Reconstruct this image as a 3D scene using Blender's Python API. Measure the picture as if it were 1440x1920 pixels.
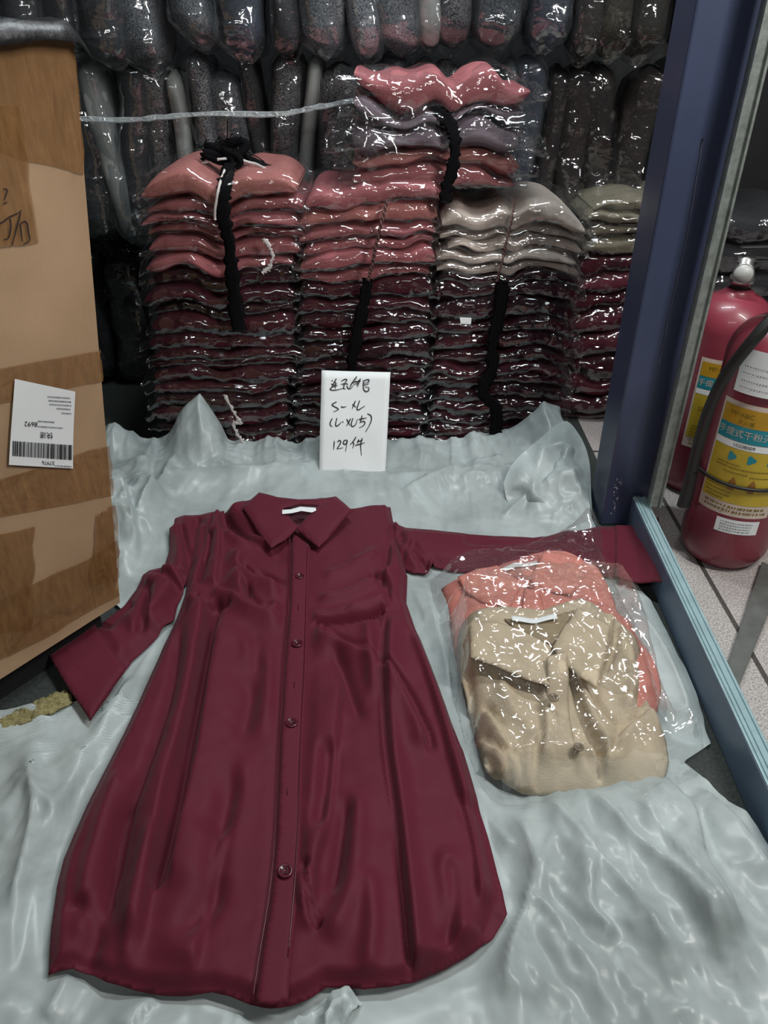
import bpy, math, random
import numpy as np
from mathutils import Vector, Matrix
from mathutils.geometry import delaunay_2d_cdt

for o in list(bpy.data.objects):
    bpy.data.objects.remove(o)
SC = bpy.context.scene
COL = SC.collection
R = math.radians
PI = math.pi

# ------------------------------------------------------------------ camera, world, lights, exposure
CAM_H, PITCH, FPX = 0.95, R(33.0), 1442.0
cam = bpy.data.cameras.new('camera')
cam.sensor_fit = 'HORIZONTAL'; cam.sensor_width = 36.0; cam.lens = FPX / 1440.0 * 36.0
cam.clip_start = 0.02
camo = bpy.data.objects.new('camera', cam); COL.objects.link(camo)
camo.location = (0, 0, CAM_H); camo.rotation_euler = (PI / 2 - PITCH, 0, 0)
SC.camera = camo

world = bpy.data.worlds.new('world'); SC.world = world; world.use_nodes = True
bgn = world.node_tree.nodes['Background']
bgn.inputs[0].default_value = (0.80, 0.92, 1.0, 1); bgn.inputs[1].default_value = 0.035

def area_lamp(name, loc, target, size, energy, color=(1, 1, 1)):
    l = bpy.data.lights.new(name, 'AREA'); l.shape = 'RECTANGLE'
    l.size, l.size_y = size; l.energy = energy; l.color = color
    o = bpy.data.objects.new(name, l); COL.objects.link(o); o.location = loc
    o.rotation_euler = (Vector(target) - Vector(loc)).to_track_quat('-Z', 'Y').to_euler()
    return o
area_lamp('ceiling_and_added_light', (0.25, 1.60, 2.15), (0.1, 1.2, 0), (0.9, 0.08), 28, (0.90, 0.97, 1.0))
area_lamp('ceiling_and_added_light', (1.00, 0.55, 1.75), (-0.1, 1.2, 0.1), (0.08, 0.7), 23, (1.0, 0.97, 0.94))

area_lamp('ceiling_and_added_light', (-0.30, -0.70, 1.95), (0.0, 1.7, 0.5), (1.3, 0.06), 8, (1.0, 0.98, 0.95))  # added lamp with no known source, puts glints on the bag fronts

SC.view_settings.view_transform = 'Standard'; SC.view_settings.look = 'None'
SC.view_settings.exposure = 0.0; SC.view_settings.gamma = 1.0
SC.view_settings.use_curve_mapping = False
try:
    SC.cycles.transparent_max_bounces = 24; SC.cycles.max_bounces = 8
except Exception:
    pass

# ------------------------------------------------------------------ pixel rays of the reference frame
def ray(px, py):
    px = np.asarray(px, float); py = np.asarray(py, float)
    a = (px - 720.0) / FPX; b = (py - 960.0) / FPX
    return np.stack([a, math.cos(PITCH) - b * math.sin(PITCH), -math.sin(PITCH) - b * math.cos(PITCH)], -1)
def G(px, py, z=0.0):
    d = ray(px, py); t = (z - CAM_H) / d[..., 2]
    return d * t[..., None] + np.array([0, 0, CAM_H])
def V(px, py, Y):
    d = ray(px, py); t = Y / d[..., 1]
    return d * t[..., None] + np.array([0, 0, CAM_H])
def on_plane(px, py, p0, n):
    d = ray(px, py); c = np.array([0, 0, CAM_H])
    t = ((np.asarray(p0) - c) @ n) / (d @ n)
    return d * t[..., None] + c
def proj(p):
    x, y, z = p[..., 0], p[..., 1], p[..., 2] - CAM_H
    dep = y * math.cos(PITCH) - z * math.sin(PITCH)
    up = y * math.sin(PITCH) + z * math.cos(PITCH)
    return 720 + FPX * x / dep, 960 - FPX * up / dep

# ------------------------------------------------------------------ noise
def _hash(ix, iy, iz, seed):
    n = (ix * 374761393 + iy * 668265263 + iz * 974634541 + seed * 1274126177) & 0xffffffff
    n = ((n ^ (n >> 13)) * 1274126177) & 0xffffffff
    n = ((n ^ (n >> 15)) * 668265263) & 0xffffffff
    return ((n ^ (n >> 16)) & 0xffffffff) / 4294967295.0 * 2 - 1
def vn(p, seed=0):
    p = np.asarray(p, float)
    if p.shape[-1] == 2: p = np.concatenate([p, np.zeros(p.shape[:-1] + (1,))], -1)
    i = np.floor(p).astype(np.int64); f = p - i; u = f * f * f * (f * (f * 6 - 15) + 10)
    r = 0
    for dx in (0, 1):
        wx = u[..., 0] if dx else 1 - u[..., 0]
        for dy in (0, 1):
            wy = u[..., 1] if dy else 1 - u[..., 1]
            for dz in (0, 1):
                wz = u[..., 2] if dz else 1 - u[..., 2]
                r = r + wx * wy * wz * _hash(i[..., 0] + dx, i[..., 1] + dy, i[..., 2] + dz, seed)
    return r
def fbm(p, octv=3, seed=0):
    p = np.asarray(p, float); a, r = 1.0, 0
    for k in range(octv):
        r = r + a * vn(p * 2 ** k + 7.3 * k, seed + k); a *= .5
    return r
def ridged(p, octv=3, seed=0):
    p = np.asarray(p, float); a, r = 1.0, 0
    for k in range(octv):
        r = r + a * (1 - 2.2 * np.abs(vn(p * 2 ** k + 3.1 * k, seed + k))); a *= .5
    return r
def sstep(a, b, x):
    t = np.clip((x - a) / (b - a), 0, 1); return t * t * (3 - 2 * t)

# ------------------------------------------------------------------ object helpers
def link(o, parent=None):
    COL.objects.link(o)
    if parent is not None: o.parent = parent
    return o
def tag(o, label, cat, group=None, kind=None):
    o['label'] = label; o['category'] = cat
    if group: o['group'] = group
    if kind: o['kind'] = kind
    return o
def empty(name, loc=(0, 0, 0)):
    o = bpy.data.objects.new(name, None); o.location = loc; o.empty_display_size = 0.05
    return link(o)
def mesh(name, v, f, m, parent=None, loc=(0, 0, 0), smooth=True, solid=0.0, mats=None, mi=None):
    me = bpy.data.meshes.new(name)
    v = np.asarray(v, float).reshape(-1, 3)
    me.from_pydata([tuple(x) for x in v.tolist()], [], [tuple(x) for x in f])
    if mats:
        for x in mats: me.materials.append(x)
        if mi is not None: me.polygons.foreach_set('material_index', np.asarray(mi, dtype=np.int32))
    else:
        me.materials.append(m)
    if smooth: me.polygons.foreach_set('use_smooth', [True] * len(me.polygons))
    me.validate(); me.update()
    o = bpy.data.objects.new(name, me); o.location = loc
    if solid:
        md = o.modifiers.new('thickness', 'SOLIDIFY'); md.thickness = solid; md.offset = -1
    return link(o, parent)
def gfaces(nu, nv, wu=False, wv=False):
    F = []
    for i in range(nu if wu else nu - 1):
        i2 = (i + 1) % nu
        for j in range(nv if wv else nv - 1):
            j2 = (j + 1) % nv
            F.append((i * nv + j, i2 * nv + j, i2 * nv + j2, i * nv + j2))
    return F
def box_vf(x0, x1, y0, y1, z0, z1):
    v = [(x, y, z) for x in (x0, x1) for y in (y0, y1) for z in (z0, z1)]
    f = [(0, 1, 3, 2), (4, 6, 7, 5), (0, 4, 5, 1), (2, 3, 7, 6), (0, 2, 6, 4), (1, 5, 7, 3)]
    return v, f
def add_bevel(o, w=.003, seg=2):
    b = o.modifiers.new('bevel', 'BEVEL'); b.width = w; b.segments = seg; b.limit_method = 'ANGLE'
    return o
def box(name, x0, x1, y0, y1, z0, z1, m, parent=None, bevel=0.0):
    v, f = box_vf(x0, x1, y0, y1, z0, z1)
    o = mesh(name, v, f, m, parent, smooth=False)
    if bevel: add_bevel(o, bevel)
    return o
def lathe_vf(prof, n=48, cx=0, cy=0):
    prof = np.asarray(prof, float); a = np.arange(n) / n * 2 * PI
    v = np.stack([cx + prof[:, None, 0] * np.cos(a), cy + prof[:, None, 0] * np.sin(a), np.repeat(prof[:, 1:2], n, 1)], -1).reshape(-1, 3)
    f = gfaces(len(prof), n, False, True)
    f.append(tuple(range(n))[::-1]); f.append(tuple((len(prof) - 1) * n + k for k in range(n)))
    return v, f
def catmull(pts, n=8):
    P = np.asarray(pts, float)
    if len(P) < 3:
        t = np.linspace(0, 1, n + 1)[:, None]; return P[0] * (1 - t) + P[-1] * t
    E = np.vstack([2 * P[0] - P[1], P, 2 * P[-1] - P[-2]]); out = []
    for i in range(1, len(E) - 2):
        t = np.linspace(0, 1, n, endpoint=False)[:, None]
        a, b, c, d = E[i - 1], E[i], E[i + 1], E[i + 2]
        out.append(.5 * (2 * b + (c - a) * t + (2 * a - 5 * b + 4 * c - d) * t ** 2 + (3 * b - a - 3 * c + d) * t ** 3))
    out.append(P[-1:]); return np.vstack(out)
def nrm(a): return a / np.maximum(np.linalg.norm(a, axis=-1, keepdims=True), 1e-9)
def tube_vf(pts, r, n=8, closed=False):
    P = np.asarray(pts, float); N = len(P)
    T = nrm(np.roll(P, -1, 0) - np.roll(P, 1, 0)) if closed else nrm(np.gradient(P, axis=0))
    up = np.tile(np.array([0.13, 0.27, 0.95]), (N, 1)); A = nrm(np.cross(T, up)); B = np.cross(T, A)
    r = np.broadcast_to(np.asarray(r, float), (N,))
    a = np.arange(n) / n * 2 * PI
    v = P[:, None] + r[:, None, None] * (A[:, None] * np.cos(a)[None, :, None] + B[:, None] * np.sin(a)[None, :, None])
    f = gfaces(N, n, closed, True)
    if not closed: f += [tuple(range(n))[::-1], tuple((N - 1) * n + k for k in range(n))]
    return v.reshape(-1, 3), f
def ribbon_vf(pts, width, thick, normal=(0, -1, 0), fray=0.0, seed=0):
    P = np.asarray(pts, float); N = len(P); T = nrm(np.gradient(P, axis=0))
    Nn = np.broadcast_to(np.asarray(normal, float), (N, 3))
    A = nrm(np.cross(T, Nn)); B = nrm(np.cross(A, T))
    w = np.broadcast_to(np.asarray(width, float), (N,)) / 2
    k = np.arange(N)
    wl = w * (1 + fray * vn(np.stack([k * .9, k * 0], -1), seed)); wr = w * (1 + fray * vn(np.stack([k * .9, k * 0 + 9], -1), seed))
    m = np.array([[-1, 0], [-.5, 1.2], [0, .8], [.5, 1.2], [1, 0], [0, -1]])
    v = []
    for a, b in m:
        s = np.where(a < 0, wl, wr) * a
        v.append(P + A * s[:, None] + B * (thick / 2 * b))
    v = np.stack(v, 1).reshape(-1, 3); n = len(m)
    f = gfaces(N, n, False, True) + [tuple(range(n))[::-1], tuple((N - 1) * n + j for j in range(n))]
    return v, f
def join(parts):
    V_, F_ = [], []; o = 0
    for v, f in parts:
        v = np.asarray(v, float).reshape(-1, 3); V_.append(v); F_ += [tuple(i + o for i in q) for q in f]; o += len(v)
    return np.vstack(V_), F_
def text_vf(s, size=1.0):
    c = bpy.data.curves.new('t', 'FONT'); c.body = s; c.size = size; c.align_x = 'CENTER'; c.align_y = 'CENTER'; c.resolution_u = 3
    o = bpy.data.objects.new('t', c); COL.objects.link(o)
    bpy.context.view_layer.update()
    e = o.evaluated_get(bpy.context.evaluated_depsgraph_get()); me = e.to_mesh()
    v = np.array([x.co[:] for x in me.vertices]).reshape(-1, 3); f = [tuple(p.vertices) for p in me.polygons]
    e.to_mesh_clear(); bpy.data.objects.remove(o); bpy.data.curves.remove(c)
    return v, f
def strokes_vf(strokes, mapf, w):
    """pen strokes drawn as thin strips; mapf takes 2-D points to the surface"""
    parts = []
    for s in strokes:
        p = catmull(s, 6)
        T = np.gradient(p, axis=0); T = T / np.maximum(np.linalg.norm(T, axis=1, keepdims=True), 1e-6)
        N_ = np.stack([-T[:, 1], T[:, 0]], -1); k = np.linspace(0, 1, len(p))
        ww = w * (.65 + .5 * np.sin(PI * np.clip(k + .15, 0, 1)))[:, None] / 2
        a = mapf(p + N_ * ww); b = mapf(p - N_ * ww)
        v = np.stack([a, b], 1).reshape(-1, 3); parts.append((v, gfaces(len(p), 2)))
    return join(parts)

# ------------------------------------------------------------------ materials
MATS = {}
def newmat(name):
    m = bpy.data.materials.new(name); m.use_nodes = True; nt = m.node_tree
    for n in list(nt.nodes): nt.nodes.remove(n)
    out = nt.nodes.new('ShaderNodeOutputMaterial')
    return m, nt, out
def N(nt, t, **kw):
    n = nt.nodes.new(t)
    for k, v in kw.items():
        if k.startswith('i_'):
            n.inputs[int(k[2:]) if k[2:].isdigit() else k[2:].replace('_', ' ')].default_value = v
        else: setattr(n, k, v)
    return n
def ramp(nt, fac, stops):
    r = nt.nodes.new('ShaderNodeValToRGB'); e = r.color_ramp.elements
    while len(e) < len(stops): e.new(.5)
    for k, (p, c) in enumerate(stops): e[k].position = p; e[k].color = c if len(c) == 4 else (*c, 1)
    nt.links.new(fac, r.inputs[0]); return r.outputs[0]
def coords(nt, scale=(1, 1, 1)):
    t = N(nt, 'ShaderNodeTexCoord'); mp = N(nt, 'ShaderNodeMapping'); mp.inputs['Scale'].default_value = scale
    nt.links.new(t.outputs['Object'], mp.inputs[0]); return mp.outputs[0]
def noise(nt, co, scale, detail=3, rough=.5, dist=0):
    n = N(nt, 'ShaderNodeTexNoise'); nt.links.new(co, n.inputs['Vector'])
    n.inputs['Scale'].default_value = scale; n.inputs['Detail'].default_value = detail
    n.inputs['Roughness'].default_value = rough; n.inputs['Distortion'].default_value = dist
    return n.outputs['Fac']
def bump(nt, h, strength, dist=.01, normal=None):
    b = N(nt, 'ShaderNodeBump'); b.inputs['Strength'].default_value = strength; b.inputs['Distance'].default_value = dist
    nt.links.new(h, b.inputs['Height'])
    if normal is not None: nt.links.new(normal, b.inputs['Normal'])
    return b.outputs[0]
def c4(c): return (*c, 1)
def plain(name, col, rough=.5, metal=0.0, var=.12, scale=30, bstr=0.0, bscale=200, spec=.5, stretch=(1, 1, 1), coat=0.0, rand=0.0, sheen=0.0):
    if name in MATS: return MATS[name]
    m, nt, out = newmat(name)
    p = N(nt, 'ShaderNodeBsdfPrincipled'); nt.links.new(p.outputs[0], out.inputs[0])
    p.inputs['Roughness'].default_value = rough; p.inputs['Metallic'].default_value = metal
    p.inputs['Specular IOR Level'].default_value = spec; p.inputs['Coat Weight'].default_value = coat
    if sheen:
        p.inputs['Sheen Weight'].default_value = sheen; p.inputs['Sheen Tint'].default_value = (1, .75, .8, 1)
    co = coords(nt, stretch); n = noise(nt, co, scale, 4, .6)
    a = tuple(max(0, x * (1 - var)) for x in col); b = tuple(min(1, x * (1 + var)) for x in col)
    r = ramp(nt, n, [(.3, a), (.7, b)])
    if rand:
        oi = N(nt, 'ShaderNodeObjectInfo'); h = N(nt, 'ShaderNodeHueSaturation')
        mr = N(nt, 'ShaderNodeMapRange'); mr.inputs['To Min'].default_value = 1 - rand; mr.inputs['To Max'].default_value = 1 + rand
        nt.links.new(oi.outputs['Random'], mr.inputs[0]); nt.links.new(mr.outputs[0], h.inputs['Value'])
        nt.links.new(r, h.inputs['Color']); r = h.outputs[0]
    nt.links.new(r, p.inputs['Base Color'])
    if bstr:
        nt.links.new(bump(nt, noise(nt, co, bscale, 3, .6), bstr, .003), p.inputs['Normal'])
    MATS[name] = m; return m
def film(name, tint=(.95, .97, .98), base=.05, gain=.5, rough=.14, milk=.25, bs=55, bstr=.6, milkcol=(.75, .8, .82)):
    m, nt, out = newmat(name)
    tr = N(nt, 'ShaderNodeBsdfTransparent'); tr.inputs[0].default_value = c4(tint)
    gl = N(nt, 'ShaderNodeBsdfGlossy'); gl.inputs['Roughness'].default_value = rough; gl.inputs[0].default_value = (1, 1, 1, 1)
    df = N(nt, 'ShaderNodeBsdfDiffuse'); df.inputs[0].default_value = c4(milkcol)
    co = coords(nt)
    cs = coords(nt, (.55, .8, 1.0))
    def crease(sc, det):
        n = N(nt, 'ShaderNodeTexNoise'); n.noise_type = 'RIDGED_MULTIFRACTAL'; nt.links.new(cs, n.inputs['Vector'])
        n.inputs['Scale'].default_value = sc; n.inputs['Detail'].default_value = det; n.inputs['Roughness'].default_value = .5; n.inputs['Distortion'].default_value = .6
        return n.outputs['Fac']
    nb = bump(nt, crease(bs, 1), bstr, .012); nb = bump(nt, noise(nt, cs, bs * 2.6, 1, .5, .5), bstr * .5, .006, nb)
    for s in (gl, df): nt.links.new(nb, s.inputs['Normal'])
    lw = N(nt, 'ShaderNodeLayerWeight'); lw.inputs['Blend'].default_value = .25
    mr = N(nt, 'ShaderNodeMapRange'); mr.inputs['To Min'].default_value = base; mr.inputs['To Max'].default_value = base + gain
    nt.links.new(lw.outputs['Facing'], mr.inputs[0])
    m1 = N(nt, 'ShaderNodeMixShader'); m1.inputs[0].default_value = milk
    nt.links.new(gl.outputs[0], m1.inputs[1]); nt.links.new(df.outputs[0], m1.inputs[2])
    m2 = N(nt, 'ShaderNodeMixShader'); nt.links.new(mr.outputs[0], m2.inputs[0])
    nt.links.new(tr.outputs[0], m2.inputs[1]); nt.links.new(m1.outputs[0], m2.inputs[2])
    nt.links.new(m2.outputs[0], out.inputs[0]); MATS[name] = m; return m
def milky(name, col, trans=.2, rough=.3, bs=30, bstr=.5):
    m, nt, out = newmat(name)
    p = N(nt, 'ShaderNodeBsdfPrincipled'); p.inputs['Roughness'].default_value = rough; p.inputs['Specular IOR Level'].default_value = .38
    co = coords(nt); cs = coords(nt, (1.0, .55, 1.0))
    n0 = noise(nt, co, 3.2, 5, .62, .6)
    nt.links.new(ramp(nt, n0, [(.3, tuple(x * .74 for x in col)), (.68, tuple(min(1, x * 1.15) for x in col))]), p.inputs['Base Color'])
    def crease(sc, det):
        n = N(nt, 'ShaderNodeTexNoise'); n.noise_type = 'RIDGED_MULTIFRACTAL'; nt.links.new(cs, n.inputs['Vector'])
        n.inputs['Scale'].default_value = sc; n.inputs['Detail'].default_value = det; n.inputs['Roughness'].default_value = .45; n.inputs['Distortion'].default_value = .25
        return n.outputs['Fac']
    nb = bump(nt, crease(bs, 2), bstr, .010); nb = bump(nt, crease(bs * 3.1, 2), bstr * .6, .004, nb); nt.links.new(nb, p.inputs['Normal'])
    tr = N(nt, 'ShaderNodeBsdfTransparent'); tr.inputs[0].default_value = (.85, .9, .9, 1)
    mx = N(nt, 'ShaderNodeMixShader'); nt.links.new(p.outputs[0], mx.inputs[1]); nt.links.new(tr.outputs[0], mx.inputs[2])
    nt.links.new(ramp(nt, noise(nt, co, 7, 4, .6, .8), [(.35, (trans * .3,) * 3), (.7, (trans * 1.8,) * 3)]), mx.inputs[0])
    nt.links.new(mx.outputs[0], out.inputs[0]); MATS[name] = m; return m
def heather(name, dark, light, scale=420, rand=.3):
    m, nt, out = newmat(name); p = N(nt, 'ShaderNodeBsdfPrincipled'); nt.links.new(p.outputs[0], out.inputs[0])
    p.inputs['Roughness'].default_value = .85; co = coords(nt)
    n = noise(nt, co, scale, 2, .7); n2 = noise(nt, co, 14, 3)
    mul = N(nt, 'ShaderNodeMath', operation='ADD'); nt.links.new(n, mul.inputs[0])
    sub = N(nt, 'ShaderNodeMath', operation='MULTIPLY_ADD'); nt.links.new(n2, sub.inputs[0]); sub.inputs[1].default_value = .3; sub.inputs[2].default_value = -.15
    nt.links.new(sub.outputs[0], mul.inputs[1])
    r = ramp(nt, mul.outputs[0], [(.38, dark), (.68, light)])
    oi = N(nt, 'ShaderNodeObjectInfo'); h = N(nt, 'ShaderNodeHueSaturation')
    mr = N(nt, 'ShaderNodeMapRange'); mr.inputs['To Min'].default_value = 1 - rand; mr.inputs['To Max'].default_value = 1 + rand
    nt.links.new(oi.outputs['Random'], mr.inputs[0]); nt.links.new(mr.outputs[0], h.inputs['Value']); nt.links.new(r, h.inputs['Color'])
    nt.links.new(h.outputs[0], p.inputs['Base Color']); MATS[name] = m; return m

M_film = film('clear_bag_film', (.985, .99, .992), .105, .20, .08, .02, 26, .85)
M_film2 = film('cloudy_bag_film', (.92, .945, .96), .20, .32, .10, .12, 22, .8, (.6, .68, .72))
M_film3 = film('loose_bag_film', (.985, .99, .99), .075, .40, .08, .07, 15, .75)
M_sheet = milky('milky_sheet', (.47, .535, .53), .20, .34, 8.5, .95)
M_dress = plain('burgundy_cloth', (.100, .0085, .0215), .62, 0, .06, 9, .25, 900, .22, sheen=.08)
M_dress_in = plain('burgundy_inside', (.06, .008, .016), .6, 0, .05, 20)
M_button = plain('burgundy_button', (.07, .007, .017), .25, 0, .05, 20)
M_maroon = plain('maroon_cloth', (.048, .0080, .0140), .75, 0, .25, 60, .3, 300, .12, rand=.45)
M_pink = plain('pink_cloth', (.36, .115, .125), .7, 0, .14, 25, .3, 300, .3, rand=.16)
M_salmon = plain('salmon_cloth', (.44, .165, .150), .7, 0, .12, 25, .3, 300, .3, rand=.1)
M_lav = plain('lavender_cloth', (.135, .105, .125), .7, 0, .15, 25, .3, 300, .3, rand=.2)
M_beige = plain('beige_cloth', (.46, .39, .34), .75, 0, .12, 25, .3, 300, .3, rand=.12)
M_khaki_shaded = plain('shaded_khaki_cloth', (.18, .16, .115), .75, 0, .2, 25, .3, 300, .3, rand=.15)  # khaki darkened, the shade behind the post is put into the colour
M_khaki = plain('khaki_cloth', (.50, .415, .295), .75, 0, .10, 22, .35, 400, .3)
M_khaki_b = plain('khaki_button', (.20, .15, .09), .35)
M_pinkshirt = plain('pink_shirt_cloth', (.68, .25, .20), .7, 0, .10, 22, .35, 400, .3)
M_white = plain('white_paper', (.80, .84, .84), .6, 0, .02, 8)
M_tagw = plain('white_tape', (.62, .58, .56), .7, 0, .1, 80)
M_ink = plain('black_ink', (.008, .008, .01), .6, 0, .1)
M_inkbrown = plain('brown_ink', (.02, .008, .006), .6)
M_greyink = plain('grey_print', (.16, .16, .18), .6)
M_black = plain('black_strip', (.004, .004, .005), .95, 0, .3, 300, .5, 500, .1)
M_rope = plain('brown_string', (.11, .05, .045), .8, 0, .4, 300)
M_post = plain('blue_paint', (.042, .055, .105), .38, 0, .12, 6, .05, 60, .5)
M_sill = plain('sill_paint', (.085, .135, .20), .4, 0, .15, 9, .05, 80, .5)
M_sillt = plain('sill_track', (.33, .47, .50), .35, .2, .12, 30)
M_alu = plain('grey_metal', (.36, .40, .37), .35, .6, .25, 60, .1, 300)
M_bar = plain('bar_metal', (.16, .17, .16), .4, .3, .2, 25)
M_red = plain('red_enamel', (.22, .032, .050), .38, 0, .12, 12, .04, 40, .5, coat=.2)
M_rubber = plain('black_rubber', (.012, .012, .012), .5)
M_chrome = plain('dull_chrome', (.5, .5, .48), .25, .9)
M_gaugef = plain('gauge_face', (.42, .42, .40), .4)
M_yellow = plain('label_yellow', (.50, .37, .03), .4, 0, .15, 20)
M_orange = plain('label_orange', (.46, .26, .015), .4, 0, .12, 20)
M_teal = plain('label_teal', (.01, .24, .30), .4, 0, .12, 20)
M_redink = plain('red_print', (.5, .04, .02), .5)
M_olive = plain('olive_print', (.17, .12, .01), .5)
M_cream = plain('label_cream', (.60, .50, .42), .5)
M_sack = plain('woven_sack', (.24, .21, .09), .8, 0, .4, 200, .8, 300)
M_dark = plain('shadow_black', (.006, .006, .007), .8)  # near-black that paints the shadow below the carton
M_darkplastic = plain('black_plastic', (.005, .005, .006), .45, 0, .3, 30, .6, 40)
M_wall = plain('dark_wall', (.016, .016, .017), .8, 0, .3, 5)
M_heath = heather('grey_heather', (.010, .011, .013), (.23, .235, .25), 300)
M_navy = heather('navy_heather', (.008, .009, .018), (.07, .08, .12))
M_brown = heather('brown_heather', (.005, .003, .003), (.022, .015, .012), 200)
M_oliveg = heather('olive_heather', (.008, .007, .004), (.035, .031, .020), 200)
M_pale = plain('pale_grey_cloth', (.30, .32, .31), .6, 0, .12, 12)
M_coal = heather('coal_heather', (.006, .006, .008), (.045, .045, .05))

def carton_mat():
    m, nt, out = newmat('cardboard'); p = N(nt, 'ShaderNodeBsdfPrincipled'); nt.links.new(p.outputs[0], out.inputs[0])
    p.inputs['Roughness'].default_value = .62
    co = coords(nt, (1, 1, 1)); n = noise(nt, co, 5, 5, .6)
    nt.links.new(ramp(nt, n, [(.3, (.36, .235, .135)), (.7, (.46, .31, .185))]), p.inputs['Base Color'])
    co2 = coords(nt, (30, 30, 3)); nt.links.new(bump(nt, noise(nt, co2, 6, 3), .12, .003), p.inputs['Normal'])
    return m
def tape_mat():
    m, nt, out = newmat('brown_tape'); p = N(nt, 'ShaderNodeBsdfPrincipled'); nt.links.new(p.outputs[0], out.inputs[0])
    p.inputs['Roughness'].default_value = .22; p.inputs['Alpha'].default_value = .62
    co = coords(nt, (22, 22, 4)); n = noise(nt, co, 5, 5, .65, .5)
    nt.links.new(ramp(nt, n, [(.3, (.20, .095, .032)), (.72, (.34, .18, .07))]), p.inputs['Base Color'])
    co2 = coords(nt, (1, 1, 1)); nt.links.new(bump(nt, noise(nt, co2, 16, 3, .5, .8), .4, .012), p.inputs['Normal'])
    return m
M_carton = carton_mat(); M_tape = tape_mat()
def tile_mat():
    m, nt, out = newmat('granite_tile'); p = N(nt, 'ShaderNodeBsdfPrincipled'); nt.links.new(p.outputs[0], out.inputs[0])
    p.inputs['Roughness'].default_value = .5
    t = N(nt, 'ShaderNodeTexCoord'); mp = N(nt, 'ShaderNodeMapping'); mp.inputs['Location'].default_value = (-.65, -.55, 0)
    nt.links.new(t.outputs['Object'], mp.inputs[0])
    b = N(nt, 'ShaderNodeTexBrick'); nt.links.new(mp.outputs[0], b.inputs['Vector'])
    b.offset = 0; b.inputs['Scale'].default_value = 1; b.inputs['Brick Width'].default_value = .6; b.inputs['Row Height'].default_value = 1.2
    b.inputs['Mortar Size'].default_value = .005
    b.inputs['Color1'].default_value = (.46, .42, .41, 1); b.inputs['Color2'].default_value = (.38, .39, .37, 1); b.inputs['Mortar'].default_value = (.07, .065, .06, 1)
    n = noise(nt, t.outputs['Object'], 260, 2, .8)
    mx = N(nt, 'ShaderNodeMix', data_type='RGBA', blend_type='MULTIPLY'); mx.inputs[0].default_value = 1
    nt.links.new(b.outputs[0], mx.inputs[6]); nt.links.new(ramp(nt, n, [(.35, (.5, .5, .5)), (.65, (1.35, 1.32, 1.3))]), mx.inputs[7])
    nt.links.new(mx.outputs[2], p.inputs['Base Color']); return m
M_tile = tile_mat()
M_floor = plain('dark_floor', (.030, .038, .034), .75, 0, .5, 180, .4, 250)

# ------------------------------------------------------------------ the room
def struct(o): o['kind'] = 'structure'; return o
struct(box('floor', -2.2, .540, -.8, 3.0, -.05, 0, M_floor))
struct(box('floor', .540, 2.4, -.8, 3.0, -.05, 0, M_tile))
struct(box('wall_back', -2.2, 2.4, 2.72, 2.80, 0, 2.7, M_wall))
struct(box('wall_left', -2.28, -2.2, -.8, 2.8, 0, 2.7, M_wall))

# ------------------------------------------------------------------ cloth laid on the ground: outline in, triangulated sheet out
def segdist(P, A, B):
    """distance, signed side, parameter along the chain for points P (n,2) to chain segments A->B (k,2)"""
    best = np.full(len(P), 1e9); side = np.zeros(len(P)); tt = np.zeros(len(P)); K = len(A)
    for k in range(K):
        d = B[k] - A[k]; L = max(d @ d, 1e-12)
        t = np.clip(((P - A[k]) @ d) / L, 0, 1); q = P - (A[k] + t[:, None] * d)
        r = np.hypot(q[:, 0], q[:, 1]); mk = r < best
        best = np.where(mk, r, best)
        side = np.where(mk, d[0] * q[:, 1] - d[1] * q[:, 0], side); tt = np.where(mk, (k + t) / K, tt)
    return best, np.sign(side), tt
def inside(P, poly):
    x, y = P[:, 0], P[:, 1]; r = np.zeros(len(P), bool); n = len(poly)
    for i in range(n):
        a, b = poly[i], poly[(i + 1) % n]
        c = ((a[1] > y) != (b[1] > y))
        with np.errstate(divide='ignore', invalid='ignore'):
            xx = (b[0] - a[0]) * (y - a[1]) / (b[1] - a[1] if b[1] != a[1] else 1e-9) + a[0]
        r ^= c & (x < xx)
    return r
def cloth_vf(outline, zf, step=.006, plane=0.0, smooth_n=0):
    o = np.asarray(outline, float)
    if smooth_n:
        o = catmull(np.vstack([o, o[:1]]), smooth_n)[:-1]
    g = G(o[:, 0], o[:, 1], plane)[:, :2]
    B = []
    for i in range(len(g)):
        a, b = g[i], g[(i + 1) % len(g)]; n = max(1, int(np.ceil(np.linalg.norm(b - a) / step)))
        B += [a + (b - a) * k / n for k in range(n)]
    B = np.array(B); lo, hi = B.min(0), B.max(0)
    xs = np.arange(lo[0], hi[0], step); ys = np.arange(lo[1], hi[1], step * .87)
    X, Y = np.meshgrid(xs, ys); X = X + (np.arange(len(ys)) % 2)[:, None] * step / 2
    I = np.stack([X.ravel(), Y.ravel()], -1)
    I = I[inside(I, B)]
    d, _, _ = segdist(I, B, np.roll(B, -1, 0)); I = I[d > .55 * step]
    P = np.vstack([B, I]); n = len(B)
    r = delaunay_2d_cdt([Vector(p) for p in P], [(i, (i + 1) % n) for i in range(n)], [], 1, 1e-7)
    v2 = np.array([tuple(v) for v in r[0]]); F = [tuple(f) for f in r[2]]
    d, _, _ = segdist(v2, B, np.roll(B, -1, 0))
    p3 = np.concatenate([v2, np.full((len(v2), 1), plane)], 1); px, py = proj(p3)
    z = zf(np.stack([px, py], -1), d, v2)
    p3[:, 2] = z
    # keep every face looking up
    F2 = []
    for f in F:
        a, b, c = v2[f[0]], v2[f[1]], v2[f[2]]
        F2.append(f if (b[0] - a[0]) * (c[1] - a[1]) - (b[1] - a[1]) * (c[0] - a[0]) > 0 else f[::-1])
    return p3, F2
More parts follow.
